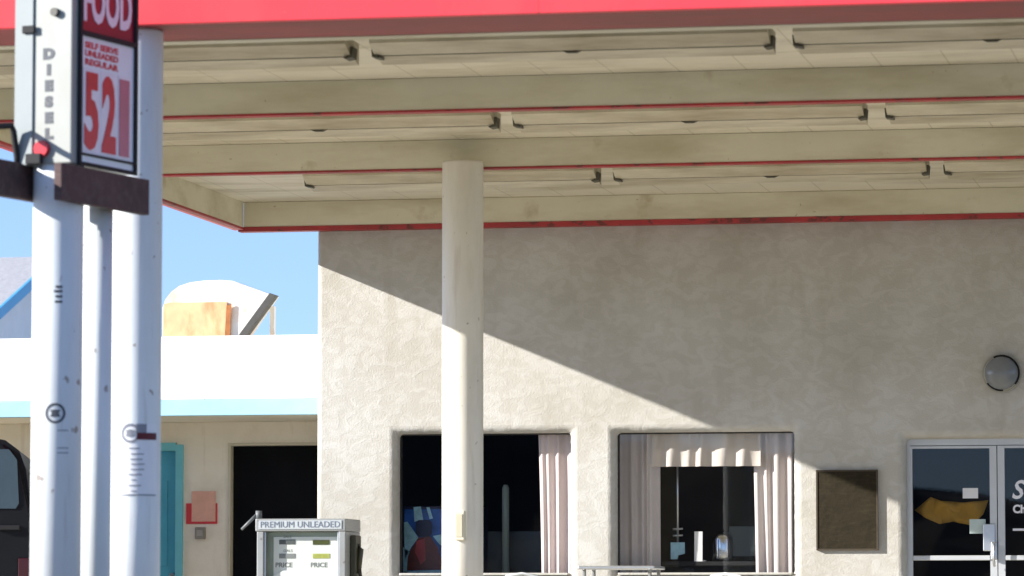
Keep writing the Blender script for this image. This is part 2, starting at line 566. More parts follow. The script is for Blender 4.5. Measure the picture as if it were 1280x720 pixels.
# ================================================================== SETTING
g = MB()
g.quad((-4000, -4000, -.75), (4000, -4000, -.75), (4000, 4000, -.75), (-4000, 4000, -.75))
struct(g.build('desert_ground', M_DESERT))
g = MB()     # raised forecourt with a ramp down to the street
prof = [(-22.5, -.70), (-17.5, -.02), (-17.0, 0.0), (40, 0.0)]
prof[-2] = (-13.0, 0.0)
for (ya, za), (yb, zb) in list(zip(prof[:-1], prof[1:]))[2:]:
    g.quad((-60, ya, za), (60, ya, za), (60, yb, zb), (-60, yb, zb))
struct(g.build('forecourt', M_CONC))
g = MB()
for (ya, za), (yb, zb) in list(zip(prof[:-1], prof[1:]))[:2]:
    g.quad((-60, ya, za), (60, ya, za), (60, yb, zb), (-60, yb, zb))
g.quad((-60, -22.5, -.8), (60, -22.5, -.8), (60, -22.5, -.70), (-60, -22.5, -.70))
struct(g.build('driveway_apron', mat('worn driveway asphalt', (.085, .083, .08), .9, var=.2, vscale=4, bump=.2, bscale=50)))
g = MB()
g.quad((-1500, -46, -.735), (1500, -46, -.735), (1500, -22.6, -.735), (-1500, -22.6, -.735))
struct(g.build('road', M_ASPH))
g = MB()
for y in (-34.2, -34.5):
    g.quad((-1500, y, -.731), (1500, y, -.731), (1500, y + .12, -.731), (-1500, y + .12, -.731))
struct(g.build('road_centre_marking', M_PAINTY))
g = MB()
for y in (-44.8, -23.9):
    g.quad((-1500, y, -.731), (1500, y, -.731), (1500, y + .12, -.731), (-1500, y + .12, -.731))
struct(g.build('road_edge_marking', M_PAINTW))
# range of hills across the road (seen mirrored in the panes)
g = MB()
rows = []
NX, NY = 90, 7
for j in range(NY):
    row = []
    for i in range(NX):
        x = -2600 + 4200 * i / (NX - 1)
        t = j / (NY - 1)
        ridge = 150 - .022 * x + 26 * math.sin(x * .006) + 18 * math.sin(x * .017 + 1) + 9 * math.sin(x * .05)
        if x > -600:
            ridge *= max(.38, 1 - (x + 600) / 1100)
        h = ridge * math.sin(t * math.pi) ** .9
        h += random.uniform(-5, 5) * math.sin(t * math.pi)
        row.append(g.bm.verts.new((x, -2900 - 1000 * (t - .5), -1 + h)))
    rows.append(row)
for j in range(NY - 1):
    for i in range(NX - 1):
        g.bm.faces.new([rows[j][i], rows[j][i + 1], rows[j + 1][i + 1], rows[j + 1][i]])
struct(g.build('hills', M_HILL))

# ================================================================== KEY DIMENSIONS
ZB = at(700, 279.5, -.12).z                    # underside of the canopy beams
ZC = ZB + .25                                  # canopy ceiling
XL = at(304.5, 284, -.12).x                    # inner left edge of canopy
XR = at(1280, 400, 0).x + 4.5
YF = atz(600, 19, ZB).y                        # front face of fascia
YL = atz(600, 40.5, ZB).y                      # back of the painted lip
YB2 = atz(600, 139.5, ZB).y                    # second beam (near bottom edge)
YB3 = atz(600, 212.5, ZB).y
XW = at(396, 450, 0).x                         # left corner of the stucco building
print('DIM', ZB, XL, XR, YF, YL, YB2, YB3, XW)

# ================================================================== STUCCO BUILDING
bld = thing('shop_building', 'rough stucco shop front standing under the red edged canopy', 'building', (at(838, 450, 0).x, 0, 0))
YD = 9.0


def ring(x0, x1, z0, z1, y, cr, n, jit):
    """n points per side, rounded rectangle"""
    pts = []
    cs = [(x0, z0), (x1, z0), (x1, z1), (x0, z1)]
    for s in range(4):
        a, b = cs[s], cs[(s + 1) % 4]
        L = math.hypot(b[0] - a[0], b[1] - a[1])
        for k in range(n):
            t = k / n
            x, z = a[0] + (b[0] - a[0]) * t, a[1] + (b[1] - a[1]) * t
            # pull corners in
            if cr > 0:
                cx = min(max(x, x0 + cr), x1 - cr)
                cz = min(max(z, z0 + cr), z1 - cr)
                dx, dz = x - cx, z - cz
                d = math.hypot(dx, dz)
                if abs(dx) > 1e-6 and abs(dz) > 1e-6 and d > cr:
                    x, z = cx + dx / d * cr, cz + dz / d * cr
            pts.append(Vector((x + random.uniform(-jit, jit), y + random.uniform(-jit, jit) * .6, z + random.uniform(-jit, jit))))
    return pts


# openings (inner size), right edges / sills follow the photograph
RR, RD = .07, .17
w1 = (at(501, 600, RD).x, at(713, 600, .03).x, .97, at(600, 542.5, RD).z)
w2 = (at(773, 600, RD).x, at(992.5, 600, .03).x, .97, at(880, 540.5, RD).z)
dr = (at(1134.5, 600, RD).x, at(1134.5, 600, RD).x + 1.97, .02, at(1200, 548.5, RD).z)
wb = MB()
ops = [w1, w2, dr]
xa = XW + .05
xs = sorted({xa, XR} | {o[0] - RR for o in ops} | {o[1] + RR for o in ops})
zs = sorted({0.0, ZC + .02} | {max(0, o[2] - RR) for o in ops} | {o[3] + RR for o in ops})
for i in range(len(xs) - 1):
    for j in range(len(zs) - 1):
        mx_, mz_ = (xs[i] + xs[i + 1]) / 2, (zs[j] + zs[j + 1]) / 2
        if any(o[0] - RR < mx_ < o[1] + RR and max(0, o[2] - RR) < mz_ < o[3] + RR for o in ops):
            continue
        wb.quad((xs[i], 0, zs[j]), (xs[i + 1], 0, zs[j]), (xs[i + 1], 0, zs[j + 1]), (xs[i], 0, zs[j + 1]))
for o in ops:
    N = 46
    rings = []
    for k in range(7):
        a = k / 6 * math.pi / 2
        off = RR * (1 - math.sin(a))
        yy = RR * (1 - math.cos(a))
        rings.append(ring(o[0] - off, o[1] + off, max(0.0, o[2] - off), o[3] + off, yy, (.035 * k / 6) if k > 1 else 0, N, (0, 0, .003, .006, .006, .003, .001)[k]))
    rings.append(ring(o[0], o[1], o[2], o[3], RD + .02, .035, N, .0))
    V = [[wb.bm.verts.new(p) for p in r_] for r_ in rings]
    for a, b in zip(V[:-1], V[1:]):
        for k in range(len(a)):
            f = wb.bm.faces.new([a[k], a[(k + 1) % len(a)], b[(k + 1) % len(a)], b[k]])
            f.smooth = True
# rounded left corner and the side wall
pc = [(XW + .05 - .05 * math.sin(a), .05 - .05 * math.cos(a)) for a in [i * math.pi / 12 for i in range(7)]]
for (x0, y0), (x1, y1) in zip(pc[:-1], pc[1:]):
    wb.quad((x0, y0, 0), (x1, y1, 0), (x1, y1, ZC + .02), (x0, y0, ZC + .02))
wb.quad((XW, .05, 0), (XW, YD, 0), (XW, YD, ZC + .02), (XW, .05, ZC + .02))
wb.quad((XR, 0, 0), (XR, YD, 0), (XR, YD, ZC + .02), (XR, 0, ZC + .02))
wb.build('stucco_wall', M_STUCCO, bld)
# room behind the panes
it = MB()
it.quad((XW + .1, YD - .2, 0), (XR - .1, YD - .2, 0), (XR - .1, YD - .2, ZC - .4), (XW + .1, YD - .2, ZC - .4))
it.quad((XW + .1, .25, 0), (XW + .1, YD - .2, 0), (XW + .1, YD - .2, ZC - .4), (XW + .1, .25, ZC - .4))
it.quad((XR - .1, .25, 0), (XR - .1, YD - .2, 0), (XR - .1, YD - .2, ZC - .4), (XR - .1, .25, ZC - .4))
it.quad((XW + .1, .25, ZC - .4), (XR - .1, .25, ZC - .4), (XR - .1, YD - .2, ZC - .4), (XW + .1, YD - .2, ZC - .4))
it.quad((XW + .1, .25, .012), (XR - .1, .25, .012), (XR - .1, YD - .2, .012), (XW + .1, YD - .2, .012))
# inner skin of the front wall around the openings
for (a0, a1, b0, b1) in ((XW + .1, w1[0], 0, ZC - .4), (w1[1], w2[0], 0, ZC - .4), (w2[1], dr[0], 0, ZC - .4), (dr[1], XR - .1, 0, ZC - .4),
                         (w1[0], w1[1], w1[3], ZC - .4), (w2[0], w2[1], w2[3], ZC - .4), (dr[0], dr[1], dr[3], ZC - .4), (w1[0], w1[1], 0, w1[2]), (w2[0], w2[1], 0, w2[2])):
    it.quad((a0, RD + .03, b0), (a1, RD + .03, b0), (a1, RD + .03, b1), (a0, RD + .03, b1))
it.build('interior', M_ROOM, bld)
for o in (w1, w2):
    fr = MB()
    t, y0, y1 = .012, RD - .035, RD + .018
    fr.box(o[0] - .005, o[0] + t, y0, y1, o[2], o[3]); fr.box(o[1] - t, o[1] + .005, y0, y1, o[2], o[3])
    fr.box(o[0] + t, o[1] - t, y0 + .002, y1, o[3] - t, o[3] + .005); fr.box(o[0] + t, o[1] - t, y0 + .002, y1, o[2] - .005, o[2] + t)
    wn = fr.build('window', mat('bronze window frame', (.02, .018, .016), .5, var=.1, vscale=5), bld)
    gp = MB()
    gp.box(o[0] + t, o[1] - t, RD - .012, RD - .006, o[2] + t, o[3] - t)
    gp.build('pane', M_GLASS, wn)
    sl_ = MB()
    sl_.box(o[0] + .02, o[1] - .02, RD - .16, RD - .052, o[2] - .004, o[2] + .018, .006)
    sl_.build('sill', M_STUCCO, wn)

# glazed double door -------------------------------------------------
xm = at(1247, 620, RD).x
zr = at(1190, 697.5, RD).z
dz1 = at(1190, 556, RD).z
df = MB()
y0, y1 = RD - .045, RD + .015
df.box(dr[0] - .004, dr[0] + .028, y0, y1, .02, dr[3])
df.box(dr[1] - .028, dr[1] + .004, y0, y1, .02, dr[3])
df.box(dr[0] + .028, dr[1] - .028, y0 + .002, y1, dz1 - .006, dr[3])
dfo = df.build('door_frame', M_ALU, bld)
for side in (0, 1):
    a = dr[0] + .028 if side == 0 else xm + .004
    b = xm - .004 if side == 0 else dr[1] - .028
    d_ = MB()
    y0, y1 = RD - .04, RD + .005
    zt = dz1 - .012
    st = .062
    s_l = .018 if side == 0 else st
    s_r = st if side == 0 else .018
    d_.box(a, a + s_l, y0, y1, .03, zt); d_.box(b - s_r, b, y0, y1, .03, zt)
    d_.box(a + s_l, b - s_r, y0 + .002, y1, zt - .022, zt)
    d_.box(a + s_l, b - s_r, y0 - .012, y1, zr - .022, zr + .022, .006)
    d_.box(a + s_l, b - s_r, y0 + .002, y1, .03, .26)
    leaf = d_.build('door', M_ALU, bld)
    p_ = MB()
    p_.box(a + s_l, b - s_r, RD - .016, RD - .010, .26, zt - .022)
    p_.build('pane', M_GLASS, leaf)
    if side == 0:
        h = MB()
        hx = at(1236, 670, RD - .05).x
        h.box(hx - .05, hx + .055, y0 - .02, y0 - .001, zr + .06, zr + .30, .006)
        h.box(hx + .02, hx + .075, y0 - .05, y0 - .02, zr - .02, zr + .14, .01)
        h.tube([(hx + .05, y0 - .05, zr + .12), (hx + .05, y0 - .09, zr + .11), (hx + .05, y0 - .09, zr - .06), (hx + .05, y0 - .045, zr - .07)], .012, 10)
        h.build('handle', M_STEEL, leaf)
        pa = MB()
        q0, q1 = at(1203.5, 623, RD - .016), at(1222.5, 610, RD - .016)
        pa.box(q0.x, q1.x, RD - .0185, RD - .0165, q0.z, q1.z)
        pa.build('notice', M_PAPER, leaf)
        pa = MB()
        q0, q1 = at(1212, 667, RD - .016), at(1232, 649, RD - .016)
        pa.box(q0.x, q1.x, RD - .0185, RD - .0165, q0.z, q1.z)
        pa.build('notice', mat('pale green notice', (.46, .56, .54), .6, var=.08, vscale=12), leaf)
    else:
        for txt, px, py, sz, sh in (('S', 1264, 623, .23, .25), ('Ch', 1266, 641, .10, 0)):
            lt = MB()
            t = text_bm(txt, sz, .002, xs=.95, bold=.004 if sz > .09 else .001)
            if sh:
                bmesh.ops.transform(t, matrix=Matrix.Shear('XY', 4, (sh, 0)) if False else Matrix(((1, sh, 0, 0), (0, 1, 0, 0), (0, 0, 1, 0), (0, 0, 0, 1))), verts=t.verts[:])
            p = at(px, py, RD - .02)
            lt.add(t, 0, Matrix.Translation((p.x, RD - .019, p.z)) @ STAND)
            lt.build('lettering', M_LETW, leaf)
        qa, qb = at(1266, 663.5, RD - .019), at(1300, 660.5, RD - .019)
        MB().box(qa.x, qb.x, RD - .0200, RD - .0180, qa.z, qb.z).build('lettering_rule', M_LETW, leaf)

# wall lamp ------------------------------------------------------------
lp = at(1252, 466.5, -.05)
lm = thing('wall_lamp', 'round grey bulkhead lamp on the stucco wall above the glass door', 'lamp', (lp.x, 0, lp.z - .17))
b_ = MB()
for r0, r1, ya, yb in ((.172, .172, -.003, -.035), (.160, .150, -.0351, -.06)):
    b_.tube([(lp.x, ya, lp.z), (lp.x, yb, lp.z)], [r0, r1], 40)
b_.build('backplate', mat('lamp backplate', (.36, .35, .30), .5, var=.1, vscale=8), lm)
b_ = MB()
N = 7
pr = [(lp.x, -.06 - .10 * math.sin(i / N * math.pi / 2), lp.z) for i in range(N + 1)]
b_.tube(pr, [.148 * math.cos(i / N * math.pi / 2) + .002 for i in range(N + 1)], 36)
b_.build('glass_bowl', M_LENS, lm)
b_ = MB()
b_.tube([(lp.x + .152 * math.cos(a), -.07, lp.z + .152 * math.sin(a)) for a in [R(-40 + 12 * i) for i in range(14)]], .011, 8)
b_.tube([(lp.x + .152 * math.cos(a), -.07, lp.z + .152 * math.sin(a)) for a in [R(215 + 10 * i) for i in range(7)]], .009, 8)
b_.build('guard_rim', M_BLACK, lm)

# plaque -----------------------------------------------------------------
q0, q1 = at(1020.5, 688, -.03), at(1097, 587, -.03)
pq = thing('wall_plaque', 'dark bronze board fixed to the stucco between curtained window and glass door', 'plaque', ((q0.x + q1.x) / 2, -.02, q0.z))
MB().box(q0.x + .012, q1.x - .012, -.030, -.002, q0.z + .012, q1.z - .012).build('board', M_PLAQUE, pq)
b_ = MB()
b_.box(q0.x, q0.x + .014, -.036, -.002, q0.z, q1.z); b_.box(q1.x - .014, q1.x, -.036, -.002, q0.z, q1.z)
b_.box(q0.x + .014, q1.x - .014, -.0355, -.002, q1.z - .014, q1.z); b_.box(q0.x + .014, q1.x - .014, -.0355, -.002, q0.z, q0.z + .014)
b_.build('border', mat('dark wood border', (.05, .036, .02), .6, var=.2, vscale=8), pq)

# ================================================================== CANOPY
can = thing('canopy', 'broad cream underside canopy with bright red fascia over the forecourt', 'canopy', ((XL + XR) / 2, YF / 2, ZB))
b_ = MB()
b_.box(XL - .02, XR, YL + .02, -.01, ZC, ZC + .06)
b_.build('ceiling', M_CEIL, can)
b_ = MB()
b_.box(XL - .12, XR + .1, YF + .06, YD, ZC + .062, ZC + .35)
b_.build('roof_slab', M_PARAPET, can)
b_ = MB()       # front fascia : tall red face, painted lip underneath
b_.box(XL - .18, XR + .1, YF, YF + .055, ZB, ZB + 1.35, .006)
ff = b_.build('front_fascia', M_RED, can)
MB().box(XL - .12, XR + .1, YF + .056, YL, ZB - .001, ZB + .03, .004).build('soffit_lip', mat('shaded dirty maroon lip', (.33, .045, .05), .6, var=.15, vscale=1.2, dirt=(.16, .05, .045), dirt_amt=.6, dscale=1.2, dstretch=(.4, 3, 1)), ff)  # underside shade put into the maroon base; the noise adds dirt
b_ = MB()
b_.box(XL - .12, XL - .06, YL, .0, ZB + .003, ZB + 1.0)
b_.build('side_fascia', M_RED, can)
b_ = MB()       # cream edge just behind the lip
b_.box(XL - .02, XR, YL + .001, YL + .14, ZB - .006, ZC - .002)
b_.box(XL - .058, XL, YL + .001, -.121, ZB + .018, ZC - .001)
b_.build('edge_board', M_CREAM, can)
b_ = MB()
b_.box(XL - .058, XL + .003, YL + .002, -.122, ZB - .006, ZB + .017, .003)
b_.build('edge_trim', M_REDTRIM, can)
for i, yb in enumerate((YB2, YB3, -.12)):
    b_ = MB()
    b_.box(XL + .001, XR, yb, yb + (.16 if i < 2 else .118), ZB + .022, ZC - .002, .003)
    beam = b_.build('beam', M_CREAM, can)
    b_ = MB()
    if i < 2:
        b_.box(XL + .004, XR, yb - .006, yb + .10, ZB + .006, ZB + .0215, .002)
    else:
        b_.box(XL - .05, XR, yb - .008, yb + .117, ZB - .022, ZB + .021, .002)
    b_.build('beam_trim', M_REDTRIM, beam)

# fluorescent strip fittings -------------------------------------------------
M_TUBE = mat('unlit tube', (.62, .60, .52), .3, var=.05, vscale=5)


def fitting(L, label):
    o = thing('strip_light', label, 'ceiling light', (0, 0, 0), 0, 'strip lights under the canopy')
    h = L / 2
    t = MB()     # housing: flat reflector hanging under the ceiling, sloped wings
    t.prism([(-.20, .115), (-.20, .06), (-.045, .0), (-.045, .035), (.012, .035), (.012, .0), (.20, -.03), (.20, .115)], 'x', -h, h)
    t.box(-h * .7 - .04, -h * .7 + .04, -.05, .05, .115, .15); t.box(h * .7 - .04, h * .7 + .04, -.05, .05, .115, .15)
    t.build('housing', M_CREAM2, o, True)
    t = MB()
    t.box(-h + .02, h - .02, -.0445, .0115, .008, .034)
    t.build('centre_channel', mat('dark channel', (.055, .042, .02), .7, var=.4, vscale=3), o, True)
    for s in (-1, 1):
        t = MB()
        t.prism([(s * (h + .001), .06), (s * (h + .02), .06), (s * (h + .014), -.010), (s * (h - .035), -.018), (s * (h - .045), -.012), (s * (h - .02), .0)], 'y', -.06, .07)
        t.build('end_socket', mat('dark lamp socket', (.09, .085, .06), .7, var=.3, vscale=8), o, True)
    t = MB()
    t.prism([(-.07, .02), (-.07, .006), (-.03, -.012), (.03, -.012), (.07, .006), (.07, .02)], 'y', -.03, .02)
    t.build('tube_clip', mat('dark lamp socket', (.09, .085, .06)), o, True)
    return o


def copy_tree(o, parent=None):
    c = o.copy()
    C.objects.link(c)
    c.parent = parent
    for ch in list(o.children):
        copy_tree(ch, c)
    return c


ZL = ZC - .15
rows = [(66, [(-70, 455), (455, 980), (980, 1505)], ['first', 'row nearest the red fascia']),
        (157, [(169, 632), (632, 1095), (1095, 1558)], ['second', 'middle row']),
        (227, [(372, 760), (760, 1170), (1170, 1580)], ['third', 'row nearest the stucco wall'])]
POSN = [['left fitting of the strip light {} under the canopy', 'middle fitting of the strip light {} under the canopy', 'right fitting of the strip light {} under the canopy, running out of frame']] * 3
protos = {}
for (py, spans, nm) in rows:
    for k, (a, b) in enumerate(spans):
        mid = (a + b) / 2
        # rows run parallel to the wall; intersect their centre line at screen centre
        Y = atz(640, py, ZL).y
        d0 = ray(a, py - (a - 640) * .023); d1 = ray(b, py - (b - 640) * .023)
        xa_ = EYE.x + d0.x / d0.y * (Y - EYE.y); xb_ = EYE.x + d1.x / d1.y * (Y - EYE.y)
        L = xb_ - xa_ - .16
        lab = 'cream strip light, ' + ['leftmost', 'middle', 'rightmost'][k] + ' of the three in the ' + nm[1]
        o = None
        key = round(L, 1)
        if key in protos:
            o = copy_tree(protos[key])
            o['label'] = lab
        else:
            o = fitting(L, lab)
            protos[key] = o
        o.location = ((xa_ + xb_) / 2, Y, ZL)

# ================================================================== COLUMNS
def column(cx, cy, r, ztop, label, m, stainy=True):
    o = thing('canopy_column', label, 'column', (cx, cy, 0), 0, 'round canopy columns')
    t = MB()
    t.lathe([(r, .0), (r, 1.2), (r * 1.003, 1.21), (r, 1.22), (r, ztop - .02), (r * .985, ztop - .001)], cx, cy, 56)
    t.build('shaft', m, o)
    t = MB()
    t.lathe([(r + .10, .001), (r + .10, .018), (r + .02, .02), (r + .004, .05)], cx, cy, 40)
    t.build('base_flange', m, o)
    return o


RC = .163
p = at(578.5, 300, YB3 - .17)
mc = (p.x, YB3 - .17)
col1 = column(mc[0], mc[1], RC, ZB + .05, 'off white round column rising in front of the left shop window', M_COL)
t = MB()
p = at(575.5, 657, mc[1] - RC)
t.box(p.x - .042, p.x + .042, mc[1] - RC - .05, mc[1] - RC + .02, p.z - .115, p.z + .115, .008)
jb = t.build('junction_box', M_BOXY, col1)
t = MB()
t.box(p.x - .026, p.x + .026, mc[1] - RC - .055, mc[1] - RC - .0505, p.z - .09, p.z + .09, .002)
t.build('cover_plate', mat('cover plate', (.52, .48, .36), .4, var=.05, vscale=8), jb)

p = at(170, 400, YF + .25)
fc = (p.x, YF + .24)
RF = .157
col2 = column(fc[0], fc[1], RF, ZB - .002, 'white round column under the front edge of the canopy, with a no smoking sticker', M_WHITE)
# stickers on the front column; view from the road = -90 deg
VA = math.degrees(math.atan2(EYE.y - fc[1], EYE.x - fc[0]))


def stick_pos(px, py, c, r):
    d = ray(px, py)
    # nearest hit with vertical cylinder
    ox, oy = EYE.x - c[0], EYE.y - c[1]
    A = d.x * d.x + d.y * d.y; B = 2 * (ox * d.x + oy * d.y); D = ox * ox + oy * oy - r * r
    s = (-B - math.sqrt(max(0, B * B - 4 * A * D))) / (2 * A)
    P = EYE + d * s
    return math.degrees(math.atan2(P.y - c[1], P.x - c[0])), P.z


a0, z0 = stick_pos(140, 619, fc, RF); a1, z1 = stick_pos(196, 530, fc, RF)
MB().patch(fc[0], fc[1], RF, a0, a1, z0, z1, 16).build('notice_sheet', mat('notice sheet', (.73, .74, .76), .5, var=.04, vscale=9), col2)
t = MB()
ac, zc = stick_pos(163, 541.5, fc, RF)
t.disc(fc[0], fc[1], RF, ac, zc, .058, .043, .004)
t.disc(fc[0], fc[1], RF, ac, zc, .024, .0, .004)
for dz, q in ((-.014, .036), (.014, .036)):
    t.patch(fc[0], fc[1], RF, ac - 10, ac + 10, zc + dz - .005, zc + dz + .005, 6, .0045)
for k in range(9):
    z = zc - .085 - k * .032 - random.uniform(0, .006)
    s0 = random.uniform(-6, 3); s1 = random.uniform(22, 34)
    t.patch(fc[0], fc[1], RF, ac + s0, ac + s1 * random.uniform(.6, 1), z - .004, z + .002, 8, .004)
a0, z0 = stick_pos(140, 619.5, fc, RF); a1, z1 = stick_pos(194, 618.5, fc, RF)
t.patch(fc[0], fc[1], RF, a0, a1, z0 - .001, z1 + .001, 16, .004)
a0, z0 = stick_pos(170, 541, fc, RF); a1, z1 = stick_pos(183, 530, fc, RF)
t.patch(fc[0], fc[1], RF, a0, a1, z0, z1, 6, .004)
t.build('print', mat('faded sticker print', (.22, .23, .26), .6), col2)
a0, z0 = stick_pos(171, 549.5, fc, RF); a1, z1 = stick_pos(194.5, 541.5, fc, RF)
MB().patch(fc[0], fc[1], RF, a0, a1, z0, z1, 8, .006).build('red_bar', mat('dark red bar', (.10, .004, .008), .6), col2)

# ================================================================== PRICE SIGN
YS = YF - 1.15
dP = R(13.3)
p = at(71, 500, YS)
sg = thing('price_sign', 'white poled fuel price sign with red 521 digits and dark timber rails', 'sign', (p.x, YS, 0), -dP)
# local frame: x = n (right, facing camera side), y = s (away along the sign), z up
SW = MW[sg.name]


def loc(px, py, n=None, s=None):
    """point on the local plane n=const or s=const seen at that pixel"""
    iv = SW.inverted()
    o = iv @ EYE
    d = iv.to_3x3() @ ray(px, py)
    k = ((n - o.x) / d.x) if n is not None else ((s - o.y) / d.y)
    return o + d * k


RP = .144
t = MB()
t.lathe([(RP, 0), (RP, 2.4), (RP, 2.9), (RP, 3.36)], 0, 0, 48)
pole = t.build('pole', M_WHITE, sg, True)
MB().lathe([(RP + .09, .001), (RP + .09, .02), (RP + .01, .022), (RP + .002, .06)], 0, 0, 40).build('base_flange', M_WHITE, sg, True)
zpt = loc(80, 204, n=.2).z
zpb = loc(80, 250, n=.2).z
P2 = loc(120, 500, n=0)
t = MB()
t.lathe([(.090, 0), (.090, 1.5), (.090, zpb + .1)], P2.x, P2.y, 36)
t.build('rear_post', M_WHITE, sg, True)
s0, s1 = loc(77, 230, n=RP + .055).y, loc(187, 240, n=RP + .055).y
t = MB(); t.box(RP + .004, RP + .055, s0, s1, zpb, zpt, .006)
t.build('timber_rail', M_WOOD, sg, True)
t = MB(); t.box(-RP - .055, -RP - .004, s0 - 1.25, s1 - .5, zpb + .03, zpt + .03, .006)
t.build('timber_rail', M_WOOD, sg, True)
# cabinet
cn0, cn1 = -.185, .172
cs0 = -.155
cs1 = loc(168, 120, n=cn1).y
zc0 = loc(98, 206, n=cn1).z
ztop = zc0 + 1.22
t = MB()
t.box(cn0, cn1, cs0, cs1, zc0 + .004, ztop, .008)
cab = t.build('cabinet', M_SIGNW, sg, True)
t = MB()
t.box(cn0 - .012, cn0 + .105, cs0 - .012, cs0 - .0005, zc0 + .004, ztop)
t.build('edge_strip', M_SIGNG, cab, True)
t = MB()
P = loc(35, 37, s=cs0 - .02)
t.box(P.x - .035, P.x + .045, cs0 - .03, cs0 - .0125, P.z - .022, P.z + .022, .004)
t.build('latch', M_BLACKM, cab, True)
t = MB()
P = loc(44, 199, s=cs0 - .02)
t.box(P.x - .05, P.x + .05, cs0 - .05, cs0 - .0125, P.z - .03, P.z + .03, .006)
P2_ = loc(68, 15, s=cs0 - .02)
t.build('latch', M_BLACKM, cab, True)
MB().tube([(P2_.x, cs0 - .0008, P2_.z), (P2_.x, cs0 - .03, P2_.z)], .024, 14).build('knob', mat('dull knob', (.09, .085, .07), .6), cab, True)
for ch, py in zip('DIESEL', (68, 88, 108, 128, 148, 168)):
    t = MB()
    tb = text_bm(ch, .078, .002, 'CENTER', xs=1.25, bold=.0065)
    P = loc(61, py + 5, s=cs0)
    t.add(tb, 0, Matrix.Translation((P.x, cs0 - .0015, P.z)) @ STAND)
    t.build('letter', M_INK, cab, True)
t = MB()
P = loc(52, 186, s=cs0 - .014)
t.tube([(P.x, cs0 - .0005, P.z), (P.x, cs0 - .03, P.z)], [.05, .045], 20)
t.build('red_reflector', mat('red reflector', (.55, .03, .04), .25), cab, True)
# price face on the right side (normal +n), read along +s
FACE = Matrix(((0, 0, 1, 0), (1, 0, 0, 0), (0, 1, 0, 0), (0, 0, 0, 1)))    # text x->s, y->z, normal->n
n1 = cn1
sL, sR = loc(96.5, 120, n=n1).y, cs1
zPT = loc(98, 40, n=n1).z            # divider between header and price panel
t = MB()
fw = .022
t.box(n1 + .0005, n1 + .022, sL - .0, sL + fw, zc0, ztop); t.box(n1 + .0005, n1 + .022, sR - fw, sR + .004, zc0, ztop)
t.box(n1 + .001, n1 + .0215, sL + fw, sR - fw, zc0, zc0 + .02); t.box(n1 + .001, n1 + .0215, sL + fw, sR - fw, ztop - .02, ztop)
t.box(n1 + .001, n1 + .0215, sL + fw, sR - fw, zPT - .014, zPT + .014)
zD = loc(100, 192, n=n1).z
t.box(n1 + .001, n1 + .0205, sL + fw, sR - fw, zD - .006, zD + .006)
t.build('face_frame', M_BLACKM, cab, True)
t = MB(); t.box(n1 + .0005, n1 + .006, sL + fw, sR - fw, zc0 + .02, zPT - .014)
t.build('price_panel', M_PRICEW, cab, True)
t = MB(); t.box(n1 + .0005, n1 + .006, sL + fw, sR - fw, zPT + .014, ztop - .02)
t.build('header_panel', M_HEADR, cab, True)
ws = sR - sL - 2 * fw
t = MB()
tb = text_bm('FOOD', .34, .003, 'LEFT', xs=1, bold=.012)
x0 = min(v.co.x for v in tb.verts); x1 = max(v.co.x for v in tb.verts)
bmesh.ops.scale(tb, vec=(ws * .90 / (x1 - x0), 1, 1), verts=tb.verts[:])
t.add(tb, 0, Matrix.Translation((n1 + .0085, sL + fw + ws * .05 - x0 * ws * .9 / (x1 - x0), zPT + .085)) @ FACE)
t.build('header_lettering', M_LETW, cab, True)
t = MB()
for txt, dz in (('SELF SERVE', .058), ('UNLEADED', .105), ('REGULAR', .155)):
    tb = text_bm(txt, .048, .002, 'LEFT', bold=.0018)
    x0 = min(v.co.x for v in tb.verts); x1 = max(v.co.x for v in tb.verts)
    bmesh.ops.scale(tb, vec=(ws * .62 / (x1 - x0), 1, 1), verts=tb.verts[:])
    t.add(tb, 0, Matrix.Translation((n1 + .0075, sL + fw + ws * .08, zPT - .02 - dz)) @ FACE)
t.build('grade_lettering', M_PRICER, cab, True)
hd = .42
for ch, fx, m_ in (('5', .07, M_PRICER), ('2', .395, M_PRICER), ('1', .72, M_PINK)):
    t = MB()
    tb = text_bm(ch, .56, .003, 'LEFT', bold=.024)
    x0 = min(v.co.x for v in tb.verts); x1 = max(v.co.x for v in tb.verts)
    z0 = min(v.co.y for v in tb.verts); z1 = max(v.co.y for v in tb.verts)
    hh = (zPT - zD) * .645
    wd = ws * (.265 if ch != '1' else .19)
    bmesh.ops.translate(tb, vec=(-x0, -z0, 0), verts=tb.verts[:])
    bmesh.ops.scale(tb, vec=(wd / (x1 - x0), hh / (z1 - z0), 1), verts=tb.verts[:])
    # pale backing tile the digit is printed on
    t.box(n1 + .0062, n1 + .0085, sL + fw + ws * fx - .012, sL + fw + ws * fx + wd + .012, zD + .015, zD + .03 + hh + .02, 0, 1)
    t.add(tb, 0, Matrix.Translation((n1 + .0105, sL + fw + ws * fx, zD + .03)) @ FACE)
    t.build('digit', [m_, mat('digit tile', (.80, .78, .81), .35, var=.08, vscale=9)], cab, True)
# bent black bracket over the left rail
t = MB()
pts = [loc(-60, 150, n=-RP - .03), loc(-2, 158, n=-RP - .03), loc(14, 157, n=-RP - .03), loc(17, 164, n=-RP - .03), loc(21, 196, n=-RP - .03), loc(22, 206, n=-RP - .03)]
t.tube(pts, .018, 10)
t.build('bracket', M_BLACKM, sg, True)
